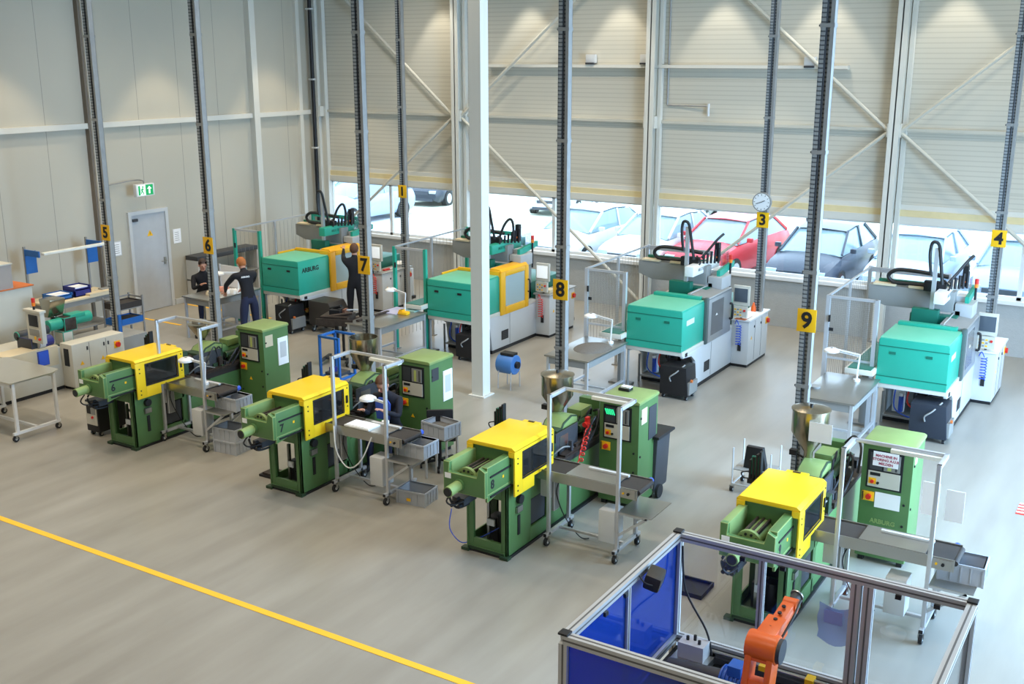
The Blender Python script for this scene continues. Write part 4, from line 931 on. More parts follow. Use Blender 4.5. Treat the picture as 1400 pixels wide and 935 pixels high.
# shiny table front left
t = thing('steel_table','shiny steel-topped table with white legs on castors before the cream machine','table',(-15.6,8.9,0))
MB().prism([(0,.07),(1.42,.07),(1.46,.1),(1.46,.78),(1.36,.94),(.1,.94),(0,.8)],'Z',.88,.9,mat('polished table steel',srgb(225,220,205),.3,.8,.03)).obj('tabletop',t)
for x in (.06,1.42):
    MB().box(x-.022,x+.022,.1,.144,.14,.88,WHITE).obj('leg',t); MB().box(x-.022,x+.022,.78,.824,.14,.88,WHITE).obj('leg',t)
    MB().box(x-.02,x+.02,.05,.84,.1,.14,WHITE).obj('foot_rail',t); castor(t,x,.08,.045); castor(t,x,.8,.045)
MB().box(.06,1.42,.44,.48,.1,.14,WHITE).obj('frame_rail',t); MB().box(.06,1.42,.1,.13,.82,.88,WHITE).obj('frame_rail',t); MB().box(.06,1.42,.79,.82,.82,.88,WHITE).obj('frame_rail',t)
# tall cream cupboard with orange top
t = thing('drying_cupboard','tall cream cupboard with an orange sheet on its top','cupboard',(-17.2,10.1,0))
MB().box(-1.1,0,-1.5,1.45,0,1.56,CREAM).obj('body',t,bevel=.01)
MB().box(-1.1,.02,-1.5,1.48,1.56,1.58,ORN).obj('orange_sheet',t)
tag(MB().box(-.7,.15,-.6,.5,0,.42,mat('grey brown box',srgb(168,158,150),.6)).box(-.72,.17,-.62,.52,.42,.44,CREAM).obj('storage_case',loc=(-17.36,10.7,1.58)),'grey storage case with pale lid on top of the orange sheet','box')
# workbench with lamp
t = thing('workbench','long workbench with blue uprights against the left wall','workbench',(-18.9,12.3,0))
MB().box(0,.72,.2,1.8,.86,.9,WOOD).obj('worktop',t,bevel=.004)
for y in (.3,1.7):
    for x in (.05,.66): MB().box(x-.03,x+.03,y-.03,y+.03,0,.86,MGREY).obj('leg',t)
    MB().box(.0,.04,y-.02,y+.02,.9,1.95,MGREY).obj('upright',t)
    MB().box(-.0,.48,y-.015,y+.015,1.78,1.9,BLUE).box(.04,.06,y-.02,y+.22,1.42,1.85,BLUE).obj('blue_bracket',t)
MB().box(.05,.69,.3,1.7,.28,.3,MGREY).obj('lower_shelf',t)
MB().box(.02,.7,.22,.25,.78,.86,MGREY).box(.66,.7,.22,1.78,.76,.86,MGREY).obj('apron',t)
MB().box(.46,.56,.35,1.85,1.82,1.87,TUBE).obj('strip_lamp',t,bevel=.01)
for (x,y,w,h,lab,cm) in ((-18.5,12.95,.42,.12,'blue tray of paper on the workbench, left one',BLUE),(-18.5,13.4,.38,.2,'navy tray of paper on the workbench, right one',DBLUE)):
    o = MB(); o.box(-.18,.18,-w/2,w/2,0,.02,cm).box(-.18,.18,-w/2,-w/2+.02,0,h,cm).box(-.18,.18,w/2-.02,w/2,0,h,cm).box(-.18,-.16,-w/2,w/2,0,h,cm).box(.16,.18,-w/2,w/2,0,h*.6,cm).box(-.14,.14,-w/2+.04,w/2-.04,h*.8,h*.9,PAPER).box(-.16,.16,-w/2+.02,w/2-.02,h*.7,h*.8,cm)
    tag(o.obj('paper_tray',loc=(x,y,.9)),lab,'tray')
tag(MB().box(-.1,.1,-.15,.15,0,.03,LGREY).box(-.05,.08,-.1,.1,.03,.06,MGREY).tube([(0,.1,.03),(0,.15,.15),(.02,.1,.2)],.012,DGREY).obj('desk_phone',loc=(-18.4,13.95,.9)),'grey desk telephone at the right end of the workbench','telephone')
tag(MB().box(-.12,.12,-.3,.3,0,.04,MATS['cream board']).obj('board',loc=(-18.3,13.75,.9)),'flat cream board along the front edge of the workbench','board')
# rack with dark crates beside bench
t = thing('crate_rack','steel rack with dark crates between the workbench and pole 5','rack',(-18.0,13.6,0))
b = MB()
for x in (0,.4):
    for y in (0,.62): b.box(x-.015,x+.015,y-.015,y+.015,0,.86,GALVS)
b.box(0,.4,0,.02,.8,.83,GALVS).box(0,.4,.6,.62,.8,.83,GALVS).box(0,.02,0,.62,.8,.83,GALVS); b.obj('frame',t)
for z in (.3,.62): MB().box(0,.4,0,.62,z,z+.02,GALVS).obj('shelf',t)
for z,c,lab in ((.32,BLUE,'blue open crate on the lower shelf of the crate rack'),(.64,BELT,'dark brown crate on the upper shelf of the crate rack')):
    b = MB(); b.box(-.18,.18,-.28,.28,0,.02,c); b.holed((-.2,.2,-.3,.3),(-.18,.18,-.28,.28),'Z',0,.12,c); b.box(-.17,.17,-.27,.27,.04,.1,BELT)
    tag(b.obj('parts_crate',loc=(-17.8,13.91,z)),lab,'crate')
tag(MB().box(-.015,.015,-.03,.03,0,.95,BLUE).box(-.12,.12,-.12,.12,0,.01,BLUE).obj('blue_post',loc=(-16.2,12.55,0)),'slim bright blue post standing beyond the cream machine','post')

# ---- table of the men at the teal machine with the workers
t = parts_table(-15.1,16.1,BL[0])
SHELF = thing('wall_shelf_unit','dark low shelf unit against the left wall behind the seated man','shelf unit',(-19.3,16.9,0))
MB().box(.0,.4,0,1.9,.98,1.08,DGREY).obj('hood',SHELF,bevel=.01)
MB().box(.0,.4,.0,.04,0,.98,LGREY).box(.0,.4,1.86,1.9,0,.98,LGREY).box(0,.4,0,1.9,.5,.53,MGREY).obj('frame',SHELF)
for k,(x,y,c,w,lab) in enumerate(((-16.4,15.0,WOOD,.14,'heap of cream parts on the crowded work table'),(-16.5,15.35,mat('pink mould part',srgb(225,160,140),.6),.1,'pinkish parts beside the cream heap'),(-16.15,15.3,WHITE,.12,'white lit parts on the crowded work table'))):
    b = MB()
    for j in range(9):
        a=j*2.4; r=.02+.012*j; x_=r*cos(a); y_=r*sin(a)
        b.lathe([(.001,0),(.045,.0),(.04,.05),(.02,.07+.01*(j%3)),(.001,.08)],c,(x_,y_,.0),8)
    o=b.obj('parts_heap',loc=(x,y,.86)); tag(o,lab,'parts'); o['kind']='stuff'
magnifier_lamp(-16.2,15.5,.86,R(60),'white magnifier lamp over the crowded work table',s=.9,lit=True)
t = thing('white_screen_panel','white upright panel standing behind the crowded work table','panel',(-16.9,15.7,0))
MB().box(0,.72,0,.02,.2,1.3,WHITE).obj('panel_sheet',t); MB().box(-.02,.0,-.02,.03,0,1.32,ALU).obj('panel_post',t); MB().box(.72,.74,-.02,.03,0,1.32,ALU).obj('panel_post',t)

# ================================================================== ROBOT CELL (foreground)
t = thing('robot_cell','aluminium framed cell with blue and clear panels around an orange robot','enclosure',(0,0,0))
X0,X1,Y0,Y1,ZB,ZT = -2.92,-.84,5.32,7.08,1.16,2.0
PROF = stripe_mat('slotted aluminium profile', srgb(204,204,204), srgb(120,118,116), 2, .05, .0, .4,.4,.03)
GRV = mat('profile groove', srgb(110,108,106), .6, .3)
def prof(p0,p1,w=.06,name='frame_profile'):
    b = MB(); b.bar(p0,p1,w,w,PROF)
    p0v=Vector(p0);p1v=Vector(p1); d=(p1v-p0v).normalized()
    if abs(d.z)<.5:
        n_=Vector((-d.y,d.x,0))
        for s_ in (-1,1): b.bar(p0v+n_*s_*(w/2),p1v+n_*s_*(w/2),.003,.012,GRV)
        b.bar(p0v+Vector((0,0,w/2)),p1v+Vector((0,0,w/2)),.012,.003,GRV)
    else:
        for dx,dy in ((1,0),(-1,0),(0,1),(0,-1)): b.bar(p0v+Vector((dx,dy,0))*(w/2),p1v+Vector((dx,dy,0))*(w/2),.003 if dx else .012,.012 if dx else .003,GRV)
    return b.obj(name,t,smooth=False)
for (x,y) in ((X0,Y0),(X0,Y1),(X1,Y1),(X1,Y0)):
    prof((x,y,.06),(x,y,ZT-.03)); MB().box(x-.034,x+.034,y-.034,y+.034,ZT+.03,ZT+.045,BLACK).obj('end_cap',t,bevel=.004)
prof((X0,Y0,ZT),(X1,Y0,ZT)); prof((X0,Y1,ZT),(X1,Y1,ZT)); prof((X0,Y0,ZT),(X0,Y1,ZT)); prof((X1,Y0,ZT),(X1,Y1,ZT))
for z in (ZB,):
    prof((X0,Y0,z),(X1,Y0,z)); prof((X0,Y1,z),(X1,Y1,z)); prof((X0,Y0,z),(X0,Y1,z)); prof((X1,Y0,z),(X1,Y1,z))
prof((-1.5,Y1,ZB),(-1.5,Y1,ZT-.03),.07,'centre_post'); prof((-1.585,Y1,ZB),(-1.585,Y1,ZT-.03),.07,'centre_post')
prof((-2.26,Y1,ZB),(-2.26,Y1,ZT-.03),.045,'slim_post'); prof((X0,6.2,ZB),(X0,6.2,ZT-.03),.045,'slim_post')
MB().box(X0-.002,X0+.004,Y0+.03,Y1-.03,ZB+.03,ZT-.03,BPLEXI).obj('blue_side_panel',t,smooth=False)
MB().box(X0+.03,X0+1.1,Y0-.003,Y0+.003,ZB+.03,ZT-.03,BPLEXI).obj('blue_front_panel',t,smooth=False)
MB().box(X0+.03,X1-.03,Y1-.003,Y1+.003,ZB+.03,ZT-.03,PLEXI).obj('clear_rear_panel',t,smooth=False)
MB().box(X1-.003,X1+.003,Y0+.03,Y1-.03,ZB+.03,ZT-.03,PLEXI).obj('clear_side_panel',t,smooth=False)
MB().box(X0+.03,X1-.03,Y0+.03,Y1-.03,ZB-.1,ZB-.06,BLACK).obj('base_plate',t)
MB().box(X0+.03,X1-.03,Y0+.02,Y1-.02,.1,ZB-.1,MGREY).obj('lower_housing',t)
for x in (-2.4,-2.1,-1.3,-1.05): MB().box(x-.02,x+.02,Y1-.05,Y1-.03,ZT-.06,ZT-.03,BLACK).obj('panel_clamp',t)
for y in (5.8,6.1): MB().box(X0+.03,X0+.05,y-.02,y+.02,ZT-.06,ZT-.03,BLACK).obj('panel_clamp',t)
b = MB(); b.box(X0+.1,X1-.1,Y1-.14,Y1-.06,ZB-.05,ZB-.0,DGREY); b.cyl((X0+.2,Y1-.1,ZB+.02),(X1-.2,Y1-.1,ZB+.02),.015,STEEL)
b.box(-2.2,-2.14,Y1-.14,Y1-.06,ZB,ZB+.04,YSIGN).box(-1.86,-1.8,Y1-.14,Y1-.06,ZB,ZB+.04,YSIGN); b.obj('cable_tray',t)
b = MB(); b.tube([(X0+.06,Y1-.06,1.95),(X0+.1,Y1-.06,1.6),(X0+.3,Y1-.12,1.35),(X0+.36,Y1-.14,1.17)],.008,BLACK,n=6); b.obj('black_cable',t)
# lamp on the side rail
l = thing('work_light','dark angular work light clamped to the left rail of the robot cell','lamp',(X0+.1,6.42,ZT+.0)); l.scale=(.75,.75,.75)
MB().box(-.06,.1,-.11,.11,-.14,.02,mat('olive black metal',srgb(48,42,34),.5)).obj('lamp_body',l,bevel=.03).rotation_euler=(.1,.25,.2)
MB().tube([(-.1,-.12,.0),(-.02,-.16,-.04),(.03,-.1,-.08)],.008,BLACK,n=6).obj('yoke',l)
# white junction box, motor in cell
tag(MB().box(-.1,.1,-.07,.07,0,.12,LGREY).cyl((-.05,0,.12),(-.05,0,.15),.012,BLACK).cyl((.0,.02,.12),(.0,.02,.16),.012,BLACK).cyl((.05,-.02,.12),(.05,-.02,.15),.012,BLACK).box(-.14,.14,-.11,.11,-.06,0,STEEL).obj('junction_box',loc=(-2.68,6.88,ZB+.0)),'small white junction box with cable glands in the corner of the cell','box')
m_ = thing('servo_motor','blue finned electric motor lying in the robot cell','motor',(-2.26,6.62,ZB-.06))
b = MB(); b.cyl((-.1,0,.12),(.1,0,.12),.085,mat('motor blue',srgb(45,100,190),.4),n=20)
for k in range(7): b.cyl((-.09+k*.028,0,.12),(-.08+k*.028,0,.12),.1,MATS['motor blue'],n=20)
b.box(-.04,.06,-.07,.05,.19,.27,MATS['motor blue']); b.obj('motor_body',m_,bevel=.004)
MB().box(-.12,.12,-.09,.09,0,.05,MATS['motor blue']).obj('mounting_foot',m_)
MB().cyl((-.1,0,.12),(-.5,-.02,.1),.06,DGREY).obj('gear_shaft',m_)
# plastic bag taped to clear panel
b = MB(); N=6
vs=[]; 
for j in range(N):
    for i in range(N):
        u=i/(N-1); v=j/(N-1); vs.append((-1.83+.22*u+.008*sin(9*v), Y1-.012-.012*sin(3*u+2*v), 1.48+.28*v-.02*sin(pi*u)+.01*cos(5*u)))
b.add(vs,[(j*N+i,j*N+i+1,(j+1)*N+i+1,(j+1)*N+i) for j in range(N-1) for i in range(N-1)],PLASTICBAG)
b.box(-1.79,-1.66,Y1-.025,Y1-.02,1.62,1.72,mat('lilac card',srgb(150,160,215),.6))
tag(b.obj('plastic_sleeve'),'pale blue plastic sleeve hanging on the clear rear panel of the cell','sleeve')
# ---- six-axis robot
rb = thing('industrial_robot','orange six-axis robot arm standing in the blue cell','robot',(-1.9,5.95,ZB-.06),R(0))
def rskin(name,segs,parent,m):
    pass
b = MB(); b.cyl((0,0,0),(0,0,.06),.15,ORANGE,n=28).cyl((0,0,.06),(0,0,.16),.12,ORANGE,n=28); b.obj('robot_base',rb,bevel=.012)
d1 = Vector((0,0,0))
# shoulder yoke
b = MB(); b.prism([(-.11,.16),(.11,.16),(.12,.34),(.08,.42),(-.08,.42),(-.12,.34)],'Y',-.09,.09,ORANGE); b.cyl((-.12,0,.34),(.12,0,.34),.1,ORANGE,n=28); b.obj('shoulder',rb,bevel=.015)
# upper arm: twin-sided link with slot, rising
EL = Vector((0,.12,.78)); SH = Vector((0,0,.34))
b = MB()
for s_ in (-1,1): b.bar(SH+Vector((s_*.07,0,0)),EL+Vector((s_*.07,0,0)),.045,.15,ORANGE)
b.bar(SH+Vector((0,0,.02)),SH+(EL-SH)*.55,.12,.13,ORANGE)
b.bar(SH+(EL-SH)*.8,EL,.12,.13,ORANGE)
b.cyl(EL+Vector((-.1,0,0)),EL+Vector((.1,0,0)),.095,ORANGE,n=28)
b.obj('upper_arm',rb,bevel=.014)
MB().cyl(EL+Vector((.1,0,0)),EL+Vector((.125,0,0)),.08,DGREY,n=24).obj('joint_cap',rb); MB().cyl(SH+Vector((.12,0,0)),SH+Vector((.135,0,0)),.08,DGREY,n=24).obj('joint_cap',rb)
WR = EL+Vector((.05,.36,.14))
b = MB(); b.bar(EL+Vector((0,-.02,.02)),EL+(WR-EL)*.55,.13,.13,ORANGE); b.cyl(EL+(WR-EL)*.45,WR,.052,ORANGE,r1=.045,n=20); b.bar(EL+(WR-EL)*.5,WR-(WR-EL)*.05,.085,.1,ORANGE); b.obj('forearm',rb,bevel=.014)
b = MB(); dd=(WR-EL).normalized(); b.cyl(WR-Vector((.045,0,0)),WR+Vector((.045,0,0)),.05,ORANGE,n=20); b.cyl(WR,WR+dd*.09,.035,DGREY,n=16).cyl(WR+dd*.09,WR+dd*.1,.045,STEEL,n=16); b.obj('wrist',rb)
b = MB()
for k in range(4): c=EL+dd*(.1+.06*k)+Vector((0,0,.068)); b.cyl(c,c+Vector((0,0,.01)),.014,BLACK,n=8)
b.tube([EL+Vector((.09,.05,.05)),EL+dd*.2+Vector((.1,0,.09)),WR+Vector((.07,-.02,.06)),WR+Vector((.06,.05,-.02))],.008,BLACK,n=6); b.obj('arm_cables',rb)
tag(MB().lathe([(.001,0),(.09,0),(.1,.04),(.06,.07),(.05,.05),(.001,.05)],WHITE).obj('white_coil',loc=(-1.5,6.1,ZB-.06)),'white coiled hose fitting beside the robot base','hose')

# red and white striped marking at right edge
b = MB()
for k in range(4): b.box(-.05,.2,k*.1,k*.1+.05,0,.004,RED); b.box(-.05,.2,k*.1+.05,k*.1+.1,0,.004,WHITE)
tag(b.obj('striped_marking',loc=(-1.24,13.9,0)),'small red and white striped marking on the bare floor','marking')
# small trolley with castor behind hopper of machine 9
t = thing('cable_trolley','light blue wire trolley on castors behind the hopper of machine 9','trolley',(-4.55,12.75,0))
b = MB()
for x in (0,.5): b.tube([(x,0,.08),(x,0,.6)],.01,LGREY,n=6); b.tube([(x,.4,.08),(x,.4,.6)],.01,LGREY,n=6)
b.bar((0,0,.1),(.5,0,.1),.02,.02,LGREY).bar((0,0,.1),(0,.4,.1),.02,.02,LGREY).bar((.5,0,.1),(.5,.4,.1),.02,.02,LGREY).box(0,.5,0,.4,.3,.31,MGREY); b.obj('frame',t)
for x in (0,.5):
    for y in (0,.4): castor(t,x,y,.035)
tag(MB().prism([(-.15,0),(.15,0),(.15,.06),(.1,.3),(-.12,.3)],'Y',-.04,.04,BLACK).obj('dark_case',loc=(-4.3,12.9,.31),bevel=.01),'dark case standing upright on the wire trolley behind pole 9','case')
# ================================================================== PEOPLE
def bake(o):
    dg = bpy.context.evaluated_depsgraph_get()
    me = bpy.data.meshes.new_from_object(o.evaluated_get(dg)); me.name = o.name
    return me
def person(lab, loc, rz, J, top, legs, hair, seated=False, bulk=1.0):
    """J: joint dict in local metres (facing -Y). one continuous skinned body"""
    t = thing('person', lab, 'person', loc, rz, None)
    V=[];E=[];Rr=[]
    def v(p,r):
        if r[0]>.1: r=(r[0]*bulk,r[1]*bulk)
        V.append(Vector(p)); Rr.append(r); return len(V)-1
    def chain(a,pts):
        for p,r in pts:
            b_=v(p,r if isinstance(r,tuple) else (r,r)); E.append((a,b_)); a=b_
        return a
    pel=v(J['pelvis'],(.14,.11)); P=Vector(J['pelvis']); C=Vector(J['chest']); N=Vector(J['neck']); Hd=Vector(J['head'])
    wa=chain(pel,[(P.lerp(C,.4),(.125,.1)),(P.lerp(C,.75),(.14,.11)),(C,(.15,.115))])
    nk=chain(wa,[(N,(.06,.06)),(N.lerp(Hd,.45),(.052,.055)),(Hd,(.078,.092)),(Hd+Vector(J.get('up',(0,0,.09))),(.07,.085))])
    hands=[]
    for sd in ('L','R'):
        sh=Vector(J['sh'+sd]); el=Vector(J['el'+sd]); wr=Vector(J['wr'+sd])
        d=(wr-el).normalized()
        w_=chain(wa,[(sh,(.066,.066)),(sh.lerp(el,.5),(.052*bulk,.052*bulk)),(el,(.043*bulk,.043*bulk)),(el.lerp(wr,.5),(.037*bulk,.037*bulk)),(wr,(.025,.022)),(wr+d*.05,(.036,.02)),(wr+d*.085,(.034,.016))])
        hands.append((wr,d,w_,sd))
        hp=P+Vector((.095 if sd=='R' else -.095,0,-.04)) if 'hp'+sd not in J else Vector(J['hp'+sd])
        kn=Vector(J['kn'+sd]); an=Vector(J['an'+sd]); toe=Vector(J['to'+sd])
        chain(pel,[(hp,(.09,.09)),(hp.lerp(kn,.5),(.078*bulk,.078*bulk)),(kn,(.062*bulk,.062*bulk)),(kn.lerp(an,.4),(.06*bulk,.06*bulk)),(an,(.038,.04)),(an.lerp(toe,.5)+Vector((0,0,-.03)),(.04,.035)),(toe,(.038,.026))])
    # fingers rooted in the palm
    for wr,d,w_,sd in hands:
        side=d.cross(Vector((0,0,1))).normalized(); dn=Vector((0,0,-1))
        for k,(off,ln) in enumerate(((-.028,.065),(-.009,.078),(.01,.074),(.028,.058))):
            b0=wr+d*.085+side*off
            chain(w_,[(b0+d*.012,(.0095,.0095)),(b0+d*ln*.5+dn*.008,(.0085,.0085)),(b0+d*ln*.9+dn*.028,(.0075,.0075))])
        sg=-1 if sd=='R' else 1
        m_=wr+d*.03+side*(.03*sg)
        # thumb
        a_=v(m_,(.012,.012)); E.append((w_-1,a_)); chain(a_,[(m_+side*(.03*sg)+d*.03,(.0105,.0105)),(m_+side*(.036*sg)+d*.06+dn*.01,(.009,.009))])
    me=bpy.data.meshes.new('body'); me.from_pydata(V,E,[]); o=bpy.data.objects.new('body',me); COL.objects.link(o)
    md=o.modifiers.new('skin','SKIN'); md.use_smooth_shade=True; md.branch_smoothing=.3
    for i,s_ in enumerate(me.skin_vertices[0].data): s_.radius=Rr[i]; s_.use_root=(i==0)
    o.modifiers.new('sub','SUBSURF').levels=2
    bm_=bake(o); bpy.data.objects.remove(o)
    for m in (SKIN,top,legs,SHOE): bm_.materials.append(m)
    wrs=[Vector(J['wrL']),Vector(J['wrR'])]; els=[Vector(J['elL']),Vector(J['elR'])]
    for p in bm_.polygons:
        c=p.center; mi=1
        if (c-Hd).length<.17 and (c-N).dot((Hd-N).normalized())>.035: mi=0
        elif c.z<.1 and not seated or (min((c-Vector(J['anL'])).length,(c-Vector(J['anR'])).length)<.2 and c.z<.11): mi=3
        else:
            ua=[]
            for w,e in zip(wrs,els):
                dd_=(w-e).normalized()
                if (c-w).dot(dd_)>-.01 and (c-w).length<.24: mi=0
            if mi==1:
                # below pelvis line -> trousers
                if (c-P).dot((C-P).normalized())<.02 and min((c-e).length for e in els)>.12 and min((c-w).length for w in wrs)>.12: mi=2
        p.material_index=mi
        p.use_smooth=True
    bo=bpy.data.objects.new('body',bm_); COL.objects.link(bo); bo.parent=t
    # head details
    F=Vector(J.get('face',(0,-1,0))).normalized(); U=Vector(J.get('up',(0,0,1))).normalized(); F=(F-U*F.dot(U)).normalized(); Rt=F.cross(U).normalized()
    hc=Hd+U*.03
    M=Matrix((Rt,-F,U)).transposed().to_4x4(); M.translation=hc
    def ell(name,c,r,m,n=14,cut=None):
        bmx=bmesh.new(); bmesh.ops.create_uvsphere(bmx,u_segments=n,v_segments=n,radius=1)
        for q in bmx.verts: q.co=Vector((q.co.x*r[0]+c[0],q.co.y*r[1]+c[1],q.co.z*r[2]+c[2]))
        if cut:
            bmesh.ops.delete(bmx,geom=[q for q in bmx.verts if cut(q.co)],context='VERTS')
        for q in bmx.verts: q.co=M@q.co
        mm=bpy.data.meshes.new(name); bmx.to_mesh(mm); bmx.free(); mm.materials.append(m); mm.shade_smooth()
        oo=bpy.data.objects.new(name,mm); COL.objects.link(oo); oo.parent=t; return oo
    ell('hair',(0,.012,.03),(.09,.108,.112),hair,18,lambda c:(c.y<-.045 and c.z<.07) or c.z<-.07 or (c.y<.0 and c.z<.0))
    for sx in (-1,1):
        ell('eye',(sx*.03,-.087,.005),(.011,.008,.007),BLACK,8)
        ell('ear',(sx*.083,.005,-.01),(.012,.02,.03),SKIN,8)
    ell('nose',(0,-.103,-.02),(.012,.018,.024),SKIN,8)
    ell('mouth',(0,-.088,-.058),(.024,.008,.007),mat('lips',srgb(170,95,85),.5),8)
    return t
# seated worker at machine 7
J=dict(pelvis=(0,.1,.56),chest=(0,-.02,.96),neck=(0,-.07,1.08),head=(0,-.13,1.19),up=(0,-.04,.08),face=(0,-.9,-.6),
 shL=(-.19,-.02,1.0),elL=(-.24,-.16,.78),wrL=(-.16,-.38,.9),shR=(.19,-.02,1.0),elR=(.25,-.16,.8),wrR=(.15,-.38,.93),
 knL=(-.14,-.28,.52),anL=(-.14,-.3,.1),toL=(-.14,-.46,.04),knR=(.14,-.28,.52),anR=(.16,-.3,.1),toR=(.18,-.46,.04))
w = person('seated worker with brown hair in a dark jacket and blue shirt, bent over the lamp',(-8.9,11.12,0),R(8),J,OVERALL,JEAN,HAIRB,True)
b = MB(); b.prism([(-.1,.72),(.1,.72),(.12,.95),(.06,1.03),(-.06,1.03),(-.12,.95)],'Y',-.155,-.13,APRON); b.obj('blue_shirt',w,bevel=.02)
t = thing('work_stool','low black work stool under the seated worker','stool',(-8.9,11.24,0))
MB().cyl((0,0,.4),(0,0,.47),.18,BLACK,n=24).obj('seat',t,bevel=.012); MB().cyl((0,0,.05),(0,0,.4),.025,STEEL).obj('column',t)
b = MB()
for k in range(5): a=k*2*pi/5; b.bar((0,0,.08),(.24*cos(a),.24*sin(a),.04),.035,.03,BLACK)
b.obj('star_base',t)
tag(MB().lathe([(.001,0),(.035,0),(.035,.12),(.015,.17),(.012,.2),(.001,.2)],mat('milky bottle',srgb(200,200,185),.4)).obj('plastic_bottle',loc=(-9.22,10.5,.906)),'milky plastic bottle left of the seated worker','bottle')
tag(MB().box(-.2,.2,-.12,.12,0,.02,WHITE).box(-.18,.18,-.1,.1,.02,.03,PAPER).obj('white_board',loc=(-8.6,10.2,.906)),'white lit board on the belt in front of the seated worker','board')
# man seated at left
J=dict(pelvis=(0,.06,.62),chest=(0,0,1.02),neck=(0,-.03,1.16),head=(0,-.08,1.28),up=(0,-.02,.09),face=(0,-1,-.35),
 shL=(-.19,0,1.05),elL=(-.24,-.16,.84),wrL=(-.12,-.36,.95),shR=(.19,0,1.05),elR=(.24,-.18,.82),wrR=(.12,-.38,.92),
 knL=(-.15,-.34,.58),anL=(-.15,-.3,.1),toL=(-.15,-.45,.04),knR=(.15,-.34,.58),anR=(.15,-.3,.1),toR=(.15,-.45,.04))
person('dark haired man in a black fleece seated left of the crowded table',(-17.22,15.5,0),R(60),J,NAVY,JEAN,HAIRD,True)
t = thing('work_stool','black work stool under the man beside the left wall','stool',(-17.26,15.52,0))
MB().cyl((0,0,.46),(0,0,.52),.18,BLACK,n=24).obj('seat',t,bevel=.012); MB().cyl((0,0,.03),(0,0,.46),.025,STEEL).obj('column',t); MB().cyl((0,0,0),(0,0,.03),.22,BLACK).obj('base',t)
# ginger man leaning at the table, seen from behind
J=dict(pelvis=(0,.08,.94),chest=(0,-.03,1.34),neck=(0,-.08,1.47),head=(0,-.14,1.56),up=(0,-.05,.08),face=(0,-1,-.6),
 shL=(-.21,-.05,1.4),elL=(-.3,-.3,1.2),wrL=(-.2,-.54,1.03),shR=(.21,-.05,1.4),elR=(.28,-.3,1.18),wrR=(.2,-.52,1.0),
 knL=(-.13,.06,.5),anL=(-.14,.16,.1),toL=(-.16,.0,.04),knR=(.13,.06,.5),anR=(.14,.18,.1),toR=(.16,.02,.04))
w = person('ginger haired man in black workwear leaning over the crowded table, seen from behind',(-15.3,14.85,0),R(-108),J,NAVY,JEAN,HAIRG,bulk=1.15)
text('back_print','ARBURG',.045,WHITE,w,(.07,.125,1.38),(R(78),0,pi),.002)
# man at the amber guard
J=dict(pelvis=(0,.0,.96),chest=(0,-.02,1.38),neck=(0,-.03,1.52),head=(0,-.06,1.63),up=(0,-.01,.09),face=(0,-1,-.1),
 shL=(-.2,-.02,1.44),elL=(-.36,-.02,1.2),wrL=(-.26,-.24,1.08),shR=(.2,-.02,1.44),elR=(.27,-.27,1.48),wrR=(.3,-.5,1.6),
 knL=(-.11,-.03,.52),anL=(-.12,.04,.1),toL=(-.14,-.12,.04),knR=(.11,-.01,.52),anR=(.12,.08,.1),toR=(.14,-.08,.04))
J2=dict(J); 
person('man in black reaching up to the amber guard of the teal machine with the workers',(-14.3,16.9,0),R(-150),J2,NAVY,NAVY,HAIRB,bulk=1.1)

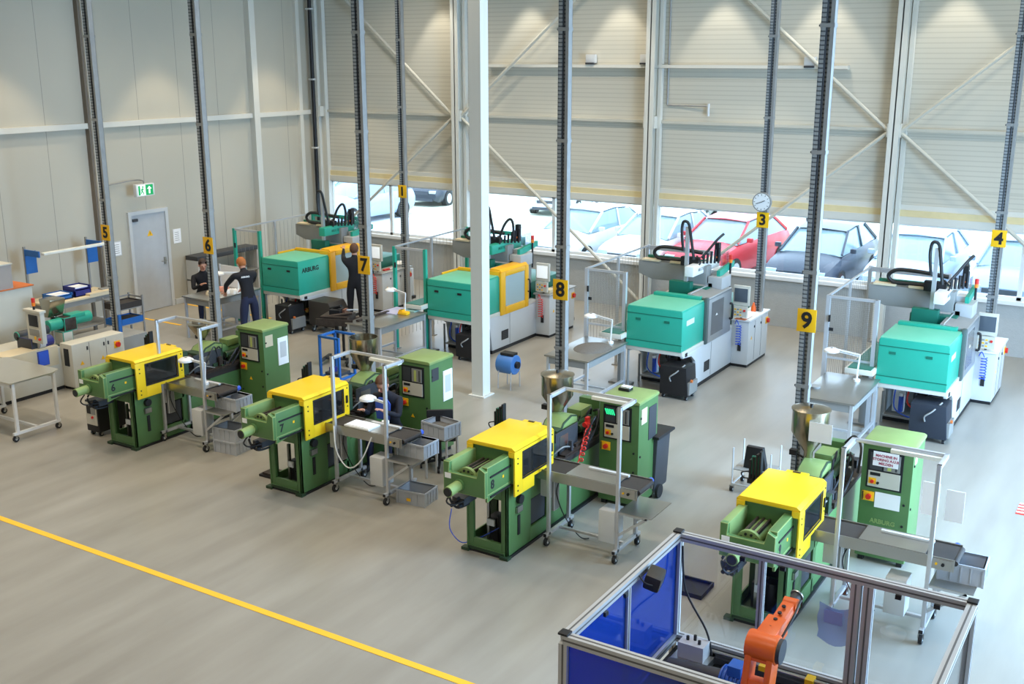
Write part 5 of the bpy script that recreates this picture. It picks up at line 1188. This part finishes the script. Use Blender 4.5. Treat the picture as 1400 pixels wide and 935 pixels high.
# ================================================================== OUTSIDE
ASPH = mat('pale sunlit paving', srgb(225,228,230), .8, var=.04, scale=2)
struct(MB().box(-60,30,WY+.3,80,-.35,-.1,ASPH).obj('ground_outside',smooth=False))
struct(MB().box(-60,30,31.0,80,-.1,-.06,mat('pale verge grass',srgb(226,228,205),.9,var=.06,scale=1.5)).obj('ground_verge',smooth=False))
def car(x,y,rz,col,lab,plate=True,z=-.1):
    t = thing('car',lab,'car',(x,y,z),rz,'parked cars outside the windows')
    PM = mat('car paint '+str(col),col,.25,.2,.02)
    GL = mat('car glass',srgb(150,172,184),.08,.1,.03)
    GD = mat('car trim dark',srgb(60,66,76),.5)
    def loft(st,m,name,par):
        vs=[];fs=[]
        k=len(st[0])
        for s_ in st: vs+=s_
        for j in range(len(st)-1):
            for i in range(k-1): fs.append((j*k+i,j*k+i+1,(j+1)*k+i+1,(j+1)*k+i))
        fs.append(tuple(range(k))[::-1]); fs.append(tuple((len(st)-1)*k+i for i in range(k)))
        return MB().add(vs,fs,m).obj(name,par)
    def sec(yy,w,z0,zb,zc):
        return [(-w*.9,yy,z0),(-w,yy,z0+.15),(-w,yy,zb-.14),(-w*.92,yy,zb),(-w*.45,yy,zc),(0,yy,zc+.01),(w*.45,yy,zc),(w*.92,yy,zb),(w,yy,zb-.14),(w,yy,z0+.15),(w*.9,yy,z0)]
    b_=loft([sec(0,.74,.3,.6,.62),sec(.12,.84,.22,.68,.72),sec(.5,.87,.2,.78,.84),sec(1.1,.88,.2,.88,.95),sec(2.2,.88,.2,.94,.97),sec(3.4,.88,.2,.97,1.0),sec(4.0,.86,.24,.95,.98),sec(4.2,.76,.34,.8,.84)],PM,'body_shell',t)
    def cs(yy,w,z0,w2,z1): return [(-w,yy,z0),(-w2,yy,z1-.04),(-w2*.8,yy,z1),(0,yy,z1+.02),(w2*.8,yy,z1),(w2,yy,z1-.04),(w,yy,z0)]
    loft([cs(1.05,.78,.9,.76,.93),cs(1.9,.8,.93,.64,1.4),cs(2.5,.8,.93,.65,1.46),cs(3.3,.8,.95,.62,1.4),cs(4.0,.76,.95,.7,1.0)],GL,'glasshouse',t)
    loft([[(-.62,1.85,1.4),(0,1.82,1.44),(.62,1.85,1.4)],[(-.64,2.5,1.46),(0,2.5,1.5),(.64,2.5,1.46)],[(-.6,3.35,1.4),(0,3.38,1.44),(.6,3.35,1.4)]],PM,'roof',t)
    b=MB()
    for s_ in (-1,1):
        b.bar((s_*.77,1.1,.93),(s_*.64,1.9,1.4),.05,.05,PM).bar((s_*.8,2.55,.95),(s_*.65,2.6,1.43),.05,.06,PM).bar((s_*.76,3.95,.98),(s_*.61,3.35,1.4),.06,.06,PM)
    b.obj('pillars',t)
    for s_ in (-1,1):
        for yy in (.8,3.4):
            q=MB(); q.cyl((s_*.7,yy,.31),(s_*.9,yy,.31),.31,RUBBER,n=22); q.cyl((s_*.89,yy,.31),(s_*.91,yy,.31),.19,LGREY,n=14); q.obj('wheel',t)
        MB().box(min(s_*.45,s_*.72),max(s_*.45,s_*.72),-.02,.1,.55,.66,mat('headlamp',srgb(190,205,215),.1)).obj('headlamp',t,bevel=.02)
        MB().box(min(s_*.88,s_*1.02),max(s_*.88,s_*1.02),1.35,1.47,.95,1.06,PM).obj('mirror',t,bevel=.02)
    MB().box(-.42,.42,-.03,.02,.5,.6,GD).box(-.6,.6,-.02,.03,.26,.36,GD).obj('grille',t)
    if plate: MB().box(-.26,.26,-.05,-.03,.38,.49,mat('yellow number plate',srgb(245,195,50),.5)).obj('number_plate',t)
    return t
WHITEC=(.82,.84,.86); SIL=(.66,.74,.84); REDC=srgb(225,60,70)
cars=[(-14.6,25.1,R(-6),WHITEC,'white car with yellow plate behind the half hidden teal machine'),
 (-12.3,25.2,R(-4),WHITEC,'white car with yellow plate seen left of the middle teal machine'),
 (-10.5,25.4,R(-7),REDC,'red car parked outside the window left of sign 3'),
 (-7.7,25.1,R(-2),srgb(62,68,82),'dark grey car with yellow plate right of sign 3'),
 (-5.45,25.3,R(-2),srgb(185,205,228),'light blue car behind the teal machine nearest pole 4'),
 (-3.2,25.6,R(-2),srgb(165,185,212),'blue grey car outside the window by sign 4'),
 (-.9,25.6,R(-2),WHITEC,'white car beyond the blue grey car')]
for c in cars: car(*c)
car(-24.9,27.6,R(-4),(.42,.52,.68),'silver blue car outside the leftmost window',False)
for k,(x,y) in enumerate(((-24.8,33.2),(-19.3,33.5),(-14.3,33.4),(-9.2,34.0))):
    car(x,y,R(8+3*k),[(.05,.06,.08),SIL,(.04,.05,.07),WHITEC][k],['dark car in the far row seen through the window by pole 1','silver car in the far row behind sign 8','dark car in the far row above the red car','white car in the far row above the dark grey car'][k],False)

# ================================================================== LIGHT
w = bpy.data.worlds.new('sky'); S.world = w; w.use_nodes = True
bg = w.node_tree.nodes['Background']; bg.inputs[0].default_value = (.58,.78,1.0,1); bg.inputs[1].default_value = 5.2
def area(x,y,z,sx,sy,power,col,rot=(0,0,0)):
    l=bpy.data.lights.new('ceiling light','AREA'); l.shape='RECTANGLE'; l.size=sx; l.size_y=sy; l.energy=power; l.color=col; l.spread=R(125)
    o=bpy.data.objects.new('ceiling_light',l); COL.objects.link(o); o.location=(x,y,z); o.rotation_euler=rot; return o
for x in (-15.5,-11.2,-6.8,-2.4):
    for y in (2,8,14,19): area(x,y,CEIL-.1,1.6,.5,92 if x<-8 else 70,(1,.87,.7))
for x in (-15.42,-13.01,-10.72,-8.45,-6.34,-3.96):
    l=bpy.data.lights.new('wall washer','SPOT'); l.energy=170; l.spot_size=R(62); l.spot_blend=.3; l.color=(1,.93,.8); l.shadow_soft_size=.08
    o=bpy.data.objects.new('wall_washer',l); COL.objects.link(o); o.location=(x,WY-.62,7.5); o.rotation_euler=(R(1),0,0)

l=bpy.data.lights.new('added daylight fill','AREA'); l.shape='RECTANGLE'; l.size=11; l.size_y=4; l.energy=2300; l.color=(.38,.65,1)  # added cool lamp standing in for daylight from the unseen right side
o=bpy.data.objects.new('added_daylight_fill',l); COL.objects.link(o); o.location=(RX-.05,12.5,2.5); o.rotation_euler=(0,R(58),0); l.spread=R(140)
for y in (10.0,12.6,16.5,19.9):
    l=bpy.data.lights.new('wall washer','SPOT'); l.energy=330; l.spot_size=R(66); l.spot_blend=.35; l.color=(1,.84,.6); l.shadow_soft_size=.1
    o=bpy.data.objects.new('wall_washer',l); COL.objects.link(o); o.location=(WX+1.3,y,7.3)
# ================================================================== CAMERA
cam=bpy.data.cameras.new('camera'); co=bpy.data.objects.new('camera',cam); COL.objects.link(co); S.camera=co
cam.sensor_width=36; cam.lens=1485.7/1400*36; cam.clip_end=300; cam.clip_start=.05
yaw,pitch,roll=R(-31.854),R(14.772),R(-.047)
cy,sy=cos(yaw),sin(yaw)
f=Vector((sy*cos(pitch),cy*cos(pitch),-sin(pitch))); r0=Vector((cy,-sy,0)); u0=r0.cross(f)
r=r0*cos(roll)+u0*sin(roll); u=-r0*sin(roll)+u0*cos(roll)
M=Matrix((r,u,-f)).transposed().to_4x4(); M.translation=Vector((0,0,5.5)); co.matrix_world=M
S.view_settings.view_transform='Standard'; S.view_settings.look='None'; S.view_settings.exposure=-0.06
S.cycles.use_denoising=True
S.cycles.max_bounces=6; S.cycles.transparent_max_bounces=12
